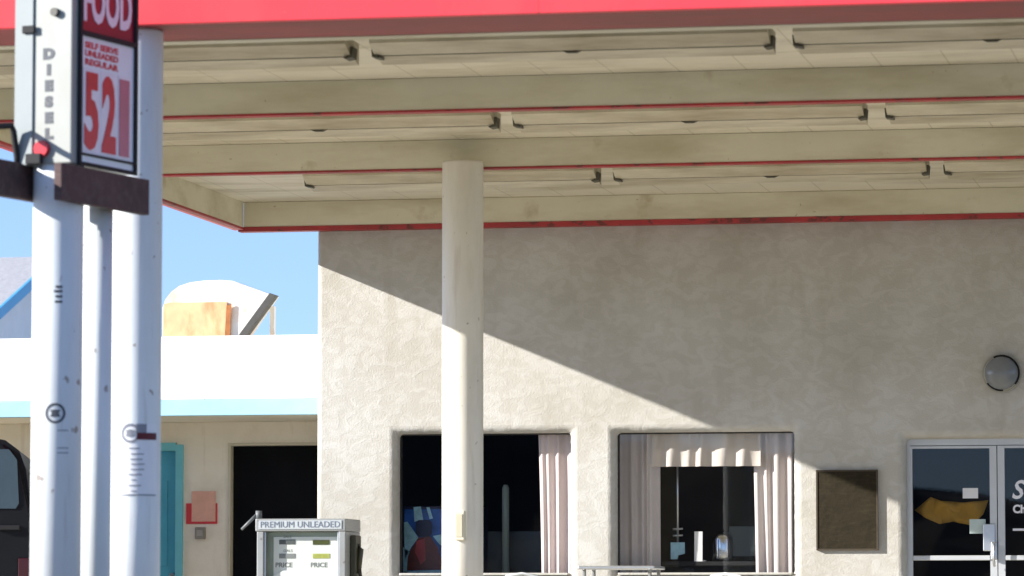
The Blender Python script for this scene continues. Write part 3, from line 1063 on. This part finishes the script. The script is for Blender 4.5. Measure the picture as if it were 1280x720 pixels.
# emblem stickers on the sign pole
pc2 = (sg.location.x, sg.location.y)
t = MB()
ac, zc = stick_pos(69, 516.5, pc2, RP)
t.disc(pc2[0], pc2[1], RP, ac, zc, .058, .044, .002)
t.disc(pc2[0], pc2[1], RP, ac, zc, .022, .0, .002)
for dz in (-.015, .015):
    t.patch(pc2[0], pc2[1], RP, ac - 11, ac + 11, zc + dz - .005, zc + dz + .005, 6, .0025)
t.build('sticker', M_INK, sg)
t = MB()
ac, zc = stick_pos(73, 367, pc2, RP)
for dz in (-.045, -.015, .015, .04):
    t.patch(pc2[0], pc2[1], RP, ac - 9 + random.uniform(-3, 3), ac + 9, zc + dz - .008, zc + dz + .006, 5, .002)
t.build('sticker', M_INK, sg)
for py in (538, 560, 566):
    t = MB()
    ac, zc = stick_pos(78, py, pc2, RP)
    t.patch(pc2[0], pc2[1], RP, ac - 12, ac + 14, zc - .003, zc + .003, 5, .002)
    t.build('sticker', mat('faded sticker print', (.22, .23, .26)), sg)

# ================================================================== FUEL PUMP
YP = mc[1] - .1
q0, q1 = at(319, 663, YP), at(432, 648, YP)
pw = q1.x - q0.x
pt = q1.z
pm = thing('fuel_pump', 'old grey fuel pump with lettered header on the forecourt island', 'fuel pump', ((q0.x + q1.x) / 2, YP + .22, 0))
hz = at(380, 664, YP).z
dp = .52
t = MB()
t.box(q0.x, q1.x, YP, YP + dp, hz, pt, .008)
hdr = t.build('header', M_GREYMET, pm)
t = MB()
t.box(q0.x + .03, q1.x - .03, YP - .006, YP - .0005, hz + .016, pt - .014, .002)
t.build('header_plate', mat('header plate', (.40, .435, .45), .45, var=.06, vscale=6), hdr)
t = MB()
tb = text_bm('PREMIUM UNLEADED', .06, .002, 'CENTER', bold=.0)
x0 = min(v.co.x for v in tb.verts); x1 = max(v.co.x for v in tb.verts)
bmesh.ops.scale(tb, vec=((pw - .09) / (x1 - x0), 1.15, 1), verts=tb.verts[:])
t.add(tb, 0, Matrix.Translation(((q0.x + q1.x) / 2, YP - .0075, hz + .03)) @ STAND)
t.build('header_lettering', mat('faded navy ink', (.12, .15, .20), .6), hdr)
# cabinet body: two side posts, recess, back
bx0, bx1 = q0.x + .012, q1.x - .002
t = MB()
t.box(bx0, bx0 + .055, YP + .006, YP + dp - .01, .10, hz - .002, .006)
t.box(bx1 - .055, bx1, YP + .006, YP + dp - .01, .10, hz - .002, .006)
t.box(bx0 + .055, bx1 - .055, YP + .12, YP + dp - .012, .62, hz - .003)
t.box(bx0 + .055, bx1 - .055, YP + .01, YP + dp - .012, .10, .62, .006)
body = t.build('cabinet', M_GREYMET, pm)
MB().box(bx0 + .056, bx1 - .056, YP + .095, YP + .119, .625, hz - .004).build('display_recess', M_PUMPW, body)
dx0, dx1 = at(342, 690, YP + .09).x, at(431, 690, YP + .09).x
t = MB()
t.box(dx0, dx1, YP + .088, YP + .0945, .70, at(380, 671, YP + .09).z, .002)
disp = t.build('display_board', M_DISP, pm)
for (xa_, xb_, ya_, yb_, m_) in ((349, 369, 674.5, 680.5, M_LCD1), (391, 412, 675, 681, M_LCD2), (349, 369, 692, 698, mat('display mid grey', (.24, .25, .25), .4)), (391, 412, 692, 698, M_LCD3)):
    A, B = at(xa_, yb_, YP + .086), at(xb_, ya_, YP + .086)
    MB().box(A.x, B.x, YP + .084, YP + .0878, A.z, B.z).build('readout', m_, disp)
for px, py, sz in ((354, 672.5, .03), (354, 690, .03)):
    t = MB(); P = at(px, py, YP + .086); t.add(text_bm('SALE' if py < 680 else 'GALS', sz, .001, xs=1.1), 0, Matrix.Translation((P.x, YP + .0865, P.z)) @ STAND)
    t.build('print', mat('worn grey ink', (.20, .21, .21), .6), disp)
for px in (344, 388):
    t = MB(); P = at(px, 709, YP + .086); t.add(text_bm('PRICE', .052, .001, xs=1.05, bold=.0012), 0, Matrix.Translation((P.x, YP + .0865, P.z)) @ STAND)
    t.build('print', mat('worn grey ink', (.20, .21, .21), .6), disp)
MB().box(bx0 + .057, bx1 - .057, YP + .030, YP + .033, .625, hz - .004).build('glass_cover', M_CLEAR, pm)
for xx_ in (bx0 + .057, bx1 - .069):
    MB().box(xx_, xx_ + .012, YP + .022, YP + .040, .625, hz - .004, .002).build('cover_trim', M_STEEL, body)
t = MB()
A, B = at(336, 735, YP + .07), at(420, 713, YP + .07)
t.prism([(A.x, .72), (B.x + .05, .72), (B.x + .05, B.z - .02), (B.x, B.z), (A.x + .12, B.z), (A.x, B.z - .06)], 'y', YP + .066, YP + .084)
t.build('lower_plate', M_DISP, disp)
# left retractor arm and nozzle on the right side
t = MB()
a, b = at(322, 644, YP + .1), at(304, 662, YP + .1)
t.tube([(a.x, YP + .1, a.z + .01), (b.x, YP + .05, b.z)], [.014, .011], 10)
t.tube([(a.x + .01, YP + .1, a.z + .035), (a.x + .01, YP + .1, a.z - .03)], .026, 14)
t.build('hose_arm', mat('dull grey arm', (.12, .13, .135), .5), pm)
t = MB()
xx = bx1
t.box(xx + .001, xx + .05, YP + .15, YP + .34, .80, hz - .03, .01)
t.tube([(xx + .05, YP + .24, hz - .10), (xx + .065, YP + .24, hz - .14), (xx + .06, YP + .22, hz - .30)], [.022, .028, .02], 12)
t.tube([(xx + .06, YP + .22, hz - .30), (xx + .13, YP + .2, hz - .55), (xx + .14, YP + .2, .35), (xx + .05, YP + .22, .2), (xx + .01, YP + .25, .35)], .019, 12)
t.build('nozzle', mat('nozzle olive black', (.035, .036, .02), .5, var=.2, vscale=9), pm)
isl = MB()
isl.box(at(250, 720, YP).x, mc[0] + .8, YP - .25, YP + .85, .0, .15, .03, seg=3)
tag(center(isl.build('pump_island', M_CONC)), 'low concrete island carrying the grey fuel pump', 'kerb island')

# ================================================================== MOTEL WING
YMW, YMO = 3.2, 1.45
zpt_, zpb_ = at(250, 420, YMO).z, at(250, 500, YMO).z
zf = at(250, 519.5, YMO).z
XM0 = -26
mot = thing('motel_wing', 'low white motel wing with turquoise fascia beside the stucco shop', 'building', (XM0 / 2 + XW / 2, YMW, 0))
wt = MB()
dB = (at(285.5, 600, YMW).x, XW - .04, .02, at(330, 553.5, YMW).z)
dT = (at(150, 600, YMW).x, at(227, 600, YMW).x, .02, at(220, 556, YMW).z)
xs_ = [XM0, dT[0] - .0, dT[1], dB[0], dB[1], XW - .003]
ztw = zf + .02
for i in range(len(xs_) - 1):
    a, b = xs_[i], xs_[i + 1]
    o = dT if i == 1 else dB if i == 3 else None
    wt.box(a, b, YMW, YMW + .2, (o[3] if o else 0), ztw)
wt.build('wall', M_MOTEL, mot)
t = MB()
t.box(XM0, XW - .004, YMW + .201, YMW + 7, 0, zpb_ - .05)
t.box(XM0, XW - .004, YMO + .07, YMW + 7, zpb_ - .048, zpb_ + .06)
t.build('roof', M_MOTEL, mot)
t = MB(); t.box(XM0, XW - .004, YMO + .05, YMW + .2, zf + .022, zf + .06); t.build('soffit', M_MOTEL, mot)
t = MB(); t.box(XM0, XW - .004, YMO, YMO + .05, zpb_ + .003, zpt_, .01); t.build('parapet', M_PARAPET, mot)
t = MB(); t.box(XM0, XW - .005, YMO - .012, YMO + .045, zf, zpb_ + .001, .006); t.build('fascia_board', M_BLUETRIM, mot)
# dark doorway
t = MB()
t.box(dB[0], dB[0] + .028, YMW - .02, YMW + .1, dB[2], dB[3]); t.box(dB[0] + .028, dB[1], YMW - .018, YMW + .1, dB[3] - .028, dB[3])
fr = t.build('door_frame', mat('pale frame paint', (.60, .55, .42), .6, var=.05, vscale=5), mot)
t = MB(); t.box(dB[0] + .03, dB[1], YMW + .08, YMW + .12, dB[2], dB[3] - .03)
dd = t.build('door', M_DARKDOOR, mot); dd['label'] = 'black screen door'
# turquoise door
t = MB()
t.box(dT[1] - .055, dT[1] + .02, YMW - .03, YMW + .1, dT[2], dT[3]); t.box(dT[0] - .02, dT[0] + .055, YMW - .03, YMW + .1, dT[2], dT[3])
t.box(dT[0] + .055, dT[1] - .055, YMW - .028, YMW + .1, dT[3] - .06, dT[3] + .02)
t.build('door_frame', M_TEAL2, mot)
t = MB(); t.box(dT[0] + .056, dT[1] - .056, YMW + .06, YMW + .1, dT[2], dT[3] - .061)
for z0, z1 in ((.2, .95), (1.1, 1.95)):
    t.box(dT[0] + .16, dT[1] - .16, YMW + .05, YMW + .0595, z0, z1, .004)
dd = t.build('door', M_TEAL, mot); dd['label'] = 'turquoise panelled door'
t = MB(); t.tube([(dT[1] - .1, YMW + .06, 1.0), (dT[1] - .1, YMW + .01, 1.0)], .028, 12); t.build('handle', M_STEEL, dd)

A, B = at(233, 655, YMW), at(272, 629, YMW)
ps = thing('wall_poster', 'small red and peach poster on the motel wall by the turquoise door', 'poster', ((A.x + B.x) / 2, YMW - .01, A.z))
MB().box(A.x, B.x, YMW - .014, YMW - .002, A.z, B.z, .002).build('red_board', M_RED2, ps)
A2, B2 = at(240, 652, YMW), at(270, 614, YMW)
MB().box(A2.x, B2.x, YMW - .0175, YMW - .0145, A2.z, B2.z, .001).build('peach_sheet', M_PEACH, ps)
A, B = at(245, 674, YMW), at(257.5, 659, YMW)
t = MB(); t.box(A.x, B.x, YMW - .05, YMW - .001, A.z, B.z, .006)
mb_ = t.build('meter_box', mat('grey box', (.26, .24, .20), .5, var=.15, vscale=12))
tag(center(mb_), 'small grey electrical box on the motel wall below the red poster', 'electrical box')
t = MB(); t.box(A.x + .02, B.x - .02, YMW - .056, YMW - .0505, A.z + .03, B.z - .03, .002)
t.build('lid', mat('grey lid', (.36, .34, .30), .5), mb_)

# rooftop cooler ---------------------------------------------------------------
YK = 4.6
def kp(px, py):
    q = at(px, py, YK)
    return (q.x, q.z)


zroof = zpb_ + .06
kc = thing('rooftop_cooler', 'rusty tan and white rooftop cooler hood behind the white parapet', 'rooftop unit', (kp(270, 420)[0], YK + .35, zroof))
outl = [kp(203, 385), kp(207, 374), kp(214, 365), kp(224, 357.5), kp(238, 353), kp(255, 350.8), kp(275, 350), kp(290, 351), kp(336, 367.5)]
end = kp(300, 420); base = zroof
t = MB()
t.prism([(outl[0][0], base)] + outl + [end, (end[0], base)], 'y', YK, YK + .42)
t.build('hood', M_HOODW, kc)
a, b = kp(204.5, 420), kp(284, 377.5)
t = MB()
t.prism([(a[0], base), (b[0], base), b, (kp(216, 0)[0], b[1]), (kp(208, 0)[0], kp(0, 383)[1]), (a[0], kp(0, 392)[1])], 'y', YK - .02, YK - .001)
t.build('rusty_panel', M_RUST, kc)
t = MB()
r0 = kp(285, 420); r1 = kp(290, 380)
t.prism([(r0[0] - .07, base), (r0[0] + .015, base), (r1[0], r1[1]), (r1[0] - .05, r1[1] - .02)], 'y', YK - .035, YK - .0215)
t.build('rust_seam', mat('deep rust', (.30, .11, .03), .8, var=.4, vscale=9), kc)
f0, f1 = kp(342, 368), kp(303, 421)
dx_, dz_ = (f1[0] - f0[0]), (f1[1] - f0[1])
t = MB()
k2 = 1.6
t.prism([(f0[0] - .03, f0[1] + .012), (f0[0] + .03, f0[1] - .01), (f0[0] + .03 + dx_ * k2, f0[1] - .01 + dz_ * k2), (f0[0] - .03 + dx_ * k2, f0[1] + .012 + dz_ * k2)], 'y', YK - .05, YK + .10)
t.build('mouth_flange', mat('dark flange', (.05, .05, .045), .6, var=.2, vscale=6), kc)
t = MB(); t.box(kp(330, 0)[0], kp(332, 0)[0] + .03, YK + .3, YK + .36, base, kp(0, 385)[1]); t.build('prop', M_HOODW, kc)

# gabled house behind ------------------------------------------------------------
YH = 17.0
e0 = at(-12, 396, YH)                 # front eave corner of rake
slope = .36
sp = 3.0                               # half span
rx = e0.x
hs = thing('gabled_house', 'grey shingled house with bright blue rake board beyond the motel roof', 'house', (rx - 4, YH + sp, 0))
zr_ = e0.z + slope * sp
t = MB()
th_ = .10
t.prism([(YH, e0.z), (YH + sp, zr_), (YH + 2 * sp, e0.z), (YH + 2 * sp, e0.z - th_), (YH + sp, zr_ - th_), (YH, e0.z - th_)], 'x', rx - 9, rx - .04)
t.build('roof', M_SHINGLE, hs)
t = MB()
t.prism([(YH - .02, e0.z - .01), (YH + sp, zr_ + .012), (YH + 2 * sp + .02, e0.z - .01), (YH + 2 * sp + .02, e0.z - .17), (YH + sp, zr_ - .15), (YH - .02, e0.z - .17)], 'x', rx - .039, rx)
t.build('rake_board', M_HBLUE, hs)
t = MB()
t.prism([(YH + .35, 0), (YH + .35, e0.z + .35 * slope - th_), (YH + sp, zr_ - th_ - .004), (YH + 2 * sp - .35, e0.z + .35 * slope - th_), (YH + 2 * sp - .35, 0)], 'x', rx - 8.7, rx - .40)
t.build('wall', M_HWALL, hs)
t = MB()
for k in range(6):
    z = e0.z - .55 + k * .085
    t.box(rx - .42, rx - .34, YH + .36, YH + .62, z, z + .04)
t.build('louvre', M_BLACKM, hs)

# dark van by the motel ---------------------------------------------------------------
YV = -2.4
vx1 = at(46, 650, YV).x
vz = at(0, 546, YV).z
vw, vl = 1.9, 4.6
vx0 = vx1 - vw
van = thing('parked_van', 'black van parked before the motel wing behind the sign pole', 'van', ((vx0 + vx1) / 2, YV + vl / 2, 0))
t = MB()
out = [(vx0, .35), (vx0, 1.1)]
nseg = 6
out = [(vx0 + .02, .42), (vx0, .7), (vx0, 1.15), (vx0 + .10, vz - .28), (vx0 + .16, vz - .12), (vx0 + .28, vz - .03), (vx0 + .45, vz),
       (vx1 - .45, vz), (vx1 - .28, vz - .03), (vx1 - .16, vz - .12), (vx1 - .10, vz - .28), (vx1, 1.15), (vx1, .7), (vx1 - .02, .42)]
t.prism(out, 'y', YV, YV + vl)
bmesh.ops.bevel(t.bm, geom=[e for e in t.bm.edges if abs(e.verts[0].co.y - e.verts[1].co.y) < 1e-5], offset=.06, segments=3, affect='EDGES')
vb = t.build('body', M_BLACK, van)
t = MB()
wx1, wz0, wz1 = at(25, 600, YV).x, at(10, 636, YV).z, at(10, 562, YV).z
wx0 = vx0 + (vx1 - wx1)
c = .09
t.prism([(wx0 + c * .3, wz0), (wx1 - c * .3, wz0), (wx1, wz0 + c * .5), (wx1 - .02, wz1 - c), (wx1 - c, wz1), (wx0 + c, wz1), (wx0 + .02, wz1 - c), (wx0, wz0 + c * .5)], 'y', YV - .008, YV + .004)
t.build('rear_window', mat('tinted glass', (.05, .075, .09), .12, var=.1, vscale=3), van)
t = MB()
t.box(vx0 + .02, vx1 - .02, YV - .12, YV - .002, .42, .62, .03)
t.build('bumper', M_BLACKM, van)
for x in (vx0 + .10, vx1 - .10):
    MB().box(x - .06, x + .06, YV - .012, YV - .001, .80, 1.10, .01).build('tail_light', mat('tail light', (.05, .006, .008), .3), van)
for x in (vx0 + .12, vx1 - .12):
    for y in (YV + .9, YV + vl - .9):
        t = MB()
        t.tube([(x - .11, y, .34), (x - .095, y, .34), (x + .095, y, .34), (x + .11, y, .34)], [.30, .34, .34, .30], 28)
        wh = t.build('wheel', M_TYRE, van)
        MB().tube([(x - .115, y, .34), (x + .115, y, .34)], .19, 20).build('rim', M_STEEL, wh)
t = MB(); P = at(12, 660, YV)
t.box(P.x - .10, P.x + .10, YV - .03, YV - .001, P.z - .02, P.z + .02, .006); t.build('handle', M_BLACKM, van)
P = at(1, 528, YV + .3)
t = MB()
t.lathe([(.07, vz + .001), (.07, vz + .03), (.055, vz + .07), (.02, vz + .09)], P.x, YV + .35, 20)
t.build('roof_beacon', mat('dark blue beacon', (.02, .03, .10), .2), van)

vr = Matrix.Rotation(R(15), 4, 'Z')
van.location = Vector((vx1, YV, 0)) + vr @ (van.location - Vector((vx1, YV, 0)))
van.rotation_euler = (0, 0, R(15))

# ================================================================== CURTAINS AND INTERIOR
def curtain(x0, x1, z0, z1, y, folds, amp, taper=0.0, side=1):
    """hanging cloth with soft folds, real thickness from a second skin"""
    bm = MB()
    nx, nz = folds * 12, 26
    ph = [random.uniform(0, 6.28) for _ in range(4)]
    wv = lambda q: q + .035 * math.sin(q * 7.3 + ph[3]) + .02 * math.sin(q * 17 + ph[1])
    V = []
    for skin in (0, .006):
        G = []
        for j in range(nz + 1):
            v = j / nz
            row = []
            for i in range(nx + 1):
                u = i / nx
                zz = z1 + (z0 - z1) * v
                w_ = (x1 - x0) * (1 - taper * v * (1 - .3 * v))
                xx = (x1 - w_ * (1 - u)) if side > 0 else (x0 + w_ * u)
                a = amp * (.55 + .45 * v)
                yy = y + a * math.sin(wv(u) * folds * 2 * math.pi + ph[0] + .5 * math.sin(v * 2 + ph[1])) + a * .5 * math.sin(u * folds * 4.7 + ph[2] + v)
                row.append(bm.bm.verts.new((xx, yy + skin, zz)))
            G.append(row)
        for j in range(nz):
            for i in range(nx):
                f = bm.bm.faces.new([G[j][i], G[j][i + 1], G[j + 1][i + 1], G[j + 1][i]])
                f.smooth = True
        V.append(G)
    return bm


YC = .235
c = curtain(at(672, 600, YC).x, w1[1] + .02, w1[2] - .1, w1[3] + .05, YC + .02, 4, .022, .12, 1)
tag(center(c.build('curtain', M_CURT)), 'pinkish white curtain drawn aside in the left shop window', 'curtain', 'window curtains')
c = curtain(w2[0] - .02, at(824, 600, YC).x, w2[2] - .1, w2[3] + .05, YC + .06, 4, .028, .0, -1)
tag(center(c.build('curtain', M_CURT2)), 'shaded mauve grey curtain on the left side of the right window', 'curtain', 'window curtains')
c = curtain(at(940, 600, YC).x, w2[1] + .02, w2[2] - .1, w2[3] + .05, YC + .05, 4, .028, .08, 1)
tag(center(c.build('curtain', M_CURT2)), 'sunlit pale curtain on the right side of the right window', 'curtain', 'window curtains')
c = curtain(at(815, 600, YC).x, at(951, 600, YC).x, at(880, 583, YC).z, w2[3] + .05, YC - .012, 6, .022)
tag(center(c.build('valance', M_VAL)), 'gathered beige valance between the two curtains of the right window', 'valance')

# counter behind the right window with bits and pieces
cz = at(870, 702, .42).z
t = MB(); t.box(w2[0] - .3, w2[1] + .3, .34, .95, cz - .04, cz, .006)
ct = t.build('window_counter', M_BLACKM)
tag(center(ct), 'dark counter inside the right shop window', 'counter')
t = MB(); t.box(w2[0] - .25, w2[1] + .25, .42, .9, .012, cz - .041); t.build('cabinet', M_ROOM, ct)
A, B = at(869, 700, .40), at(879, 664.5, .40)
t = MB()
t.prism([(.345, cz + .001), (.355, cz + .001), (.365, B.z), (.355, B.z)], 'x', A.x, B.x)
t.prism([(.355, cz + .001), (.45, cz + .001), (.45, cz + .012), (.356, cz + .012)], 'x', A.x, B.x + .02)
tag(center(t.build('menu_card', mat('bright white card', (.85, .86, .85), .5, var=.02, vscale=9))), 'tall narrow white card standing on the window counter', 'card')
A, B = at(838.5, 699, .37), at(856, 678, .37)
t = MB()
t.prism([(A.x, A.z + .0), (A.x + .06, A.z), (A.x + .07, A.z + .035), (B.x, A.z + .05), (B.x, B.z), (A.x, B.z)], 'y', .362, .372)
cd = t.build('hanging_card', M_BLUECARD)
tag(center(cd), 'pale blue card hung below a strip standing in for a reflected column in the right window', 'card')
t = MB()
t.tube([(B.x - .065, .38, B.z + .001), (B.x - .065, .38, w2[3] - .1)], .010, 8)
for dz in (.06, .12):
    t.tube([(B.x - .065 - .045, .38, B.z + dz), (B.x - .065 + .045, .38, B.z + dz + .004)], .009, 8)
t.build('reflection_strip', M_STEEL, cd)  # thin tube standing in for the column reflected in the pane
P = at(903, 700, .55)
nd = thing('napkin_dispenser', 'rounded shiny metal dispenser on the window counter right of the white card', 'dispenser', (P.x, .58, cz))
t = MB()
t.lathe([(.095, cz + .001), (.10, cz + .02), (.10, cz + .20), (.085, cz + .25), (.05, cz + .27)], P.x, .60, 32)
t.build('body', M_CHROME, nd)
t = MB()
t.prism([(.56, cz + .05), (.72, cz + .06), (.72, cz + .30), (.58, cz + .32)], 'x', P.x + .06, P.x + .34)
t.build('tray', mat('dim green glass', (.045, .06, .06), .3), nd)

# vending machine in the left window ------------------------------------------------
YVM = .55
A, B = at(504, 720, YVM), at(590, 632, YVM)
vm = thing('vending_machine', 'blue drinks machine with a big bottle picture in the left window', 'vending machine', ((A.x + B.x) / 2, YVM + .4, .012))
t = MB(); t.box(A.x, B.x, YVM, YVM + .75, .02, B.z, .015); t.build('cabinet', M_NAVY, vm)
t = MB(); t.box(A.x + .012, B.x - .012, YVM - .012, YVM - .001, .25, B.z - .03, .003)
fp = t.build('front_panel', M_VBLUE, vm)
def vp(px, py):
    q = at(px, py, YVM - .015)
    return (q.x, q.z)


t = MB()
for poly in ([(505, 653), (509, 652), (523, 672), (514, 684), (506, 700)], [(517, 634), (526, 633), (529, 650), (518, 652)], [(504, 684), (512, 690), (508, 719), (504, 719)],
             [(541, 670), (551, 668), (556, 684), (549, 680)], [(505, 714), (556, 712), (556, 719), (505, 721)], [(533, 634), (537, 634), (541, 648), (537, 649)]):
    t.prism([vp(*q) for q in poly], 'y', YVM - .0155, YVM - .0125)
t.build('ice_picture', M_VICE, fp)
t = MB()
t.prism([vp(*q) for q in ((523, 672), (520, 678), (514, 686), (510, 696), (509, 713), (552, 712), (551, 697), (547, 684), (541, 675), (538, 670))], 'y', YVM - .0195, YVM - .016)
bt = t.build('bottle_picture', M_COLA, fp)
t = MB(); t.prism([vp(*q) for q in ((521, 676), (531, 673), (532, 700), (526, 706), (519, 690))], 'y', YVM - .0215, YVM - .020)
t.build('bottle_label', M_LABEL, bt)
t = MB(); t.prism([vp(*q) for q in ((520, 652), (524, 650), (537, 650), (540, 653), (540, 668), (536, 671), (524, 671), (520, 666))], 'y', YVM - .0235, YVM - .020)
t.build('bottle_cap', M_NAVY, bt)

# slate block and pale post standing in for reflections in the left pane
cz2 = at(650, 664, 1.3).z
t = MB(); t.box(at(596, 700, 1.3).x, w1[1] + .25, 1.3, 2.0, .012, cz2, .01)
tag(center(t.build('reflection_block', M_SLATE)), 'slate blue block standing in for a grey reflection in the left window', 'counter')
P = at(632, 606, 1.15)
t = MB()
t.tube([(P.x, 1.15, .013), (P.x, 1.15, P.z - .03), (P.x, 1.15, P.z)], [.034, .034, .02], 14)
t.tube([(P.x, 1.15, .013), (P.x, 1.15, .03)], .12, 20)
tag(center(t.build('reflection_post', mat('pale green reflection post', (.42, .52, .48), .5, var=.05, vscale=8))), 'slim pale green reflection post standing in for a pole mirrored in the left pane', 'post')

# yellow cloth hung inside the glass door
YY = .42
pts = [(1143, 638), (1163, 621), (1176, 626), (1190, 629), (1206, 628), (1235, 625), (1229, 643), (1216, 657), (1203, 650), (1190, 652), (1174, 655), (1158, 648)]
t = MB()
fr_ = [t.bm.verts.new((at(x, y, YY).x, YY + .02 * math.sin(x * .2), at(x, y, YY).z)) for x, y in pts]
bk_ = [t.bm.verts.new((v.co.x, v.co.y + .01, v.co.z)) for v in fr_]
t.bm.faces.new(fr_); t.bm.faces.new(bk_[::-1])
for k in range(len(fr_)):
    t.bm.faces.new([fr_[k], bk_[k], bk_[(k + 1) % len(bk_)], fr_[(k + 1) % len(fr_)]])
bmesh.ops.triangulate(t.bm, faces=t.bm.faces[:])
bmesh.ops.subdivide_edges(t.bm, edges=t.bm.edges[:], cuts=3, use_grid_fill=True)
for v in t.bm.verts:
    v.co.y += .022 * math.sin(v.co.x * 26 + v.co.z * 14) + .012 * math.sin(v.co.x * 61 - v.co.z * 20)
for f in t.bm.faces:
    f.smooth = True
tag(center(t.build('hanging_cloth', M_YEL)), 'yellow cloth hanging behind the glass of the left door leaf', 'cloth')

# table and chairs against the wall (only their tops reach into the picture) --------------
YT = -1.0
A, B = at(722, 709, YT), at(818, 709, YT)
tz = A.z + .012
tb_ = thing('steel_table', 'thin steel topped table standing between the two shop windows', 'table', ((A.x + B.x) / 2, YT + .35, 0))
t = MB()
t.box(A.x, B.x, YT, YT + .6, tz - .03, tz, .008)
t.build('table_top', M_STEEL, tb_)
for sx in (0, 1):
    for sy in (0, 1):
        x = A.x + .05 if sx == 0 else B.x - .05
        y = YT + .06 if sy == 0 else YT + .54
        MB().tube([(x, y, .0), (x, y, tz - .031)], .016, 10).build('leg', M_STEEL, tb_)


def chair(px, py, label, rz):
    Y = YT - .25
    P = at(px, py, Y)
    o = thing('patio_chair', label, 'chair', (P.x, Y, 0), rz, 'white patio chairs')
    zt = P.z
    t = MB()
    pts = [(-.20, .0, zt - .32), (-.19, -.01, zt - .10), (-.13, -.02, zt - .02), (0, -.025, zt), (.13, -.02, zt - .02), (.19, -.01, zt - .10), (.20, .0, zt - .32)]
    t.tube(pts, .014, 10)
    for x in (-.1, 0, .1):
        t.tube([(x, -.012, zt - .32), (x, -.022, zt - .015)], .008, 8)
    t.build('backrest', M_WHITE, o, True)
    t = MB(); t.box(-.22, .22, .0, .42, .43, .455, .01); t.build('seat', M_WHITE, o, True)
    for x in (-.2, .2):
        MB().tube([(x, .0, .0), (x, .0, zt - .31)], .013, 8).build('leg', M_WHITE, o, True)
        MB().tube([(x, .40, .0), (x, .38, .431)], .013, 8).build('leg', M_WHITE, o, True)
    return o


chair(652, 717.2, 'white chair whose rounded back peeks up below the left window', R(15))
chair(908, 717.4, 'white chair whose rounded back peeks up below the right window', R(-12))
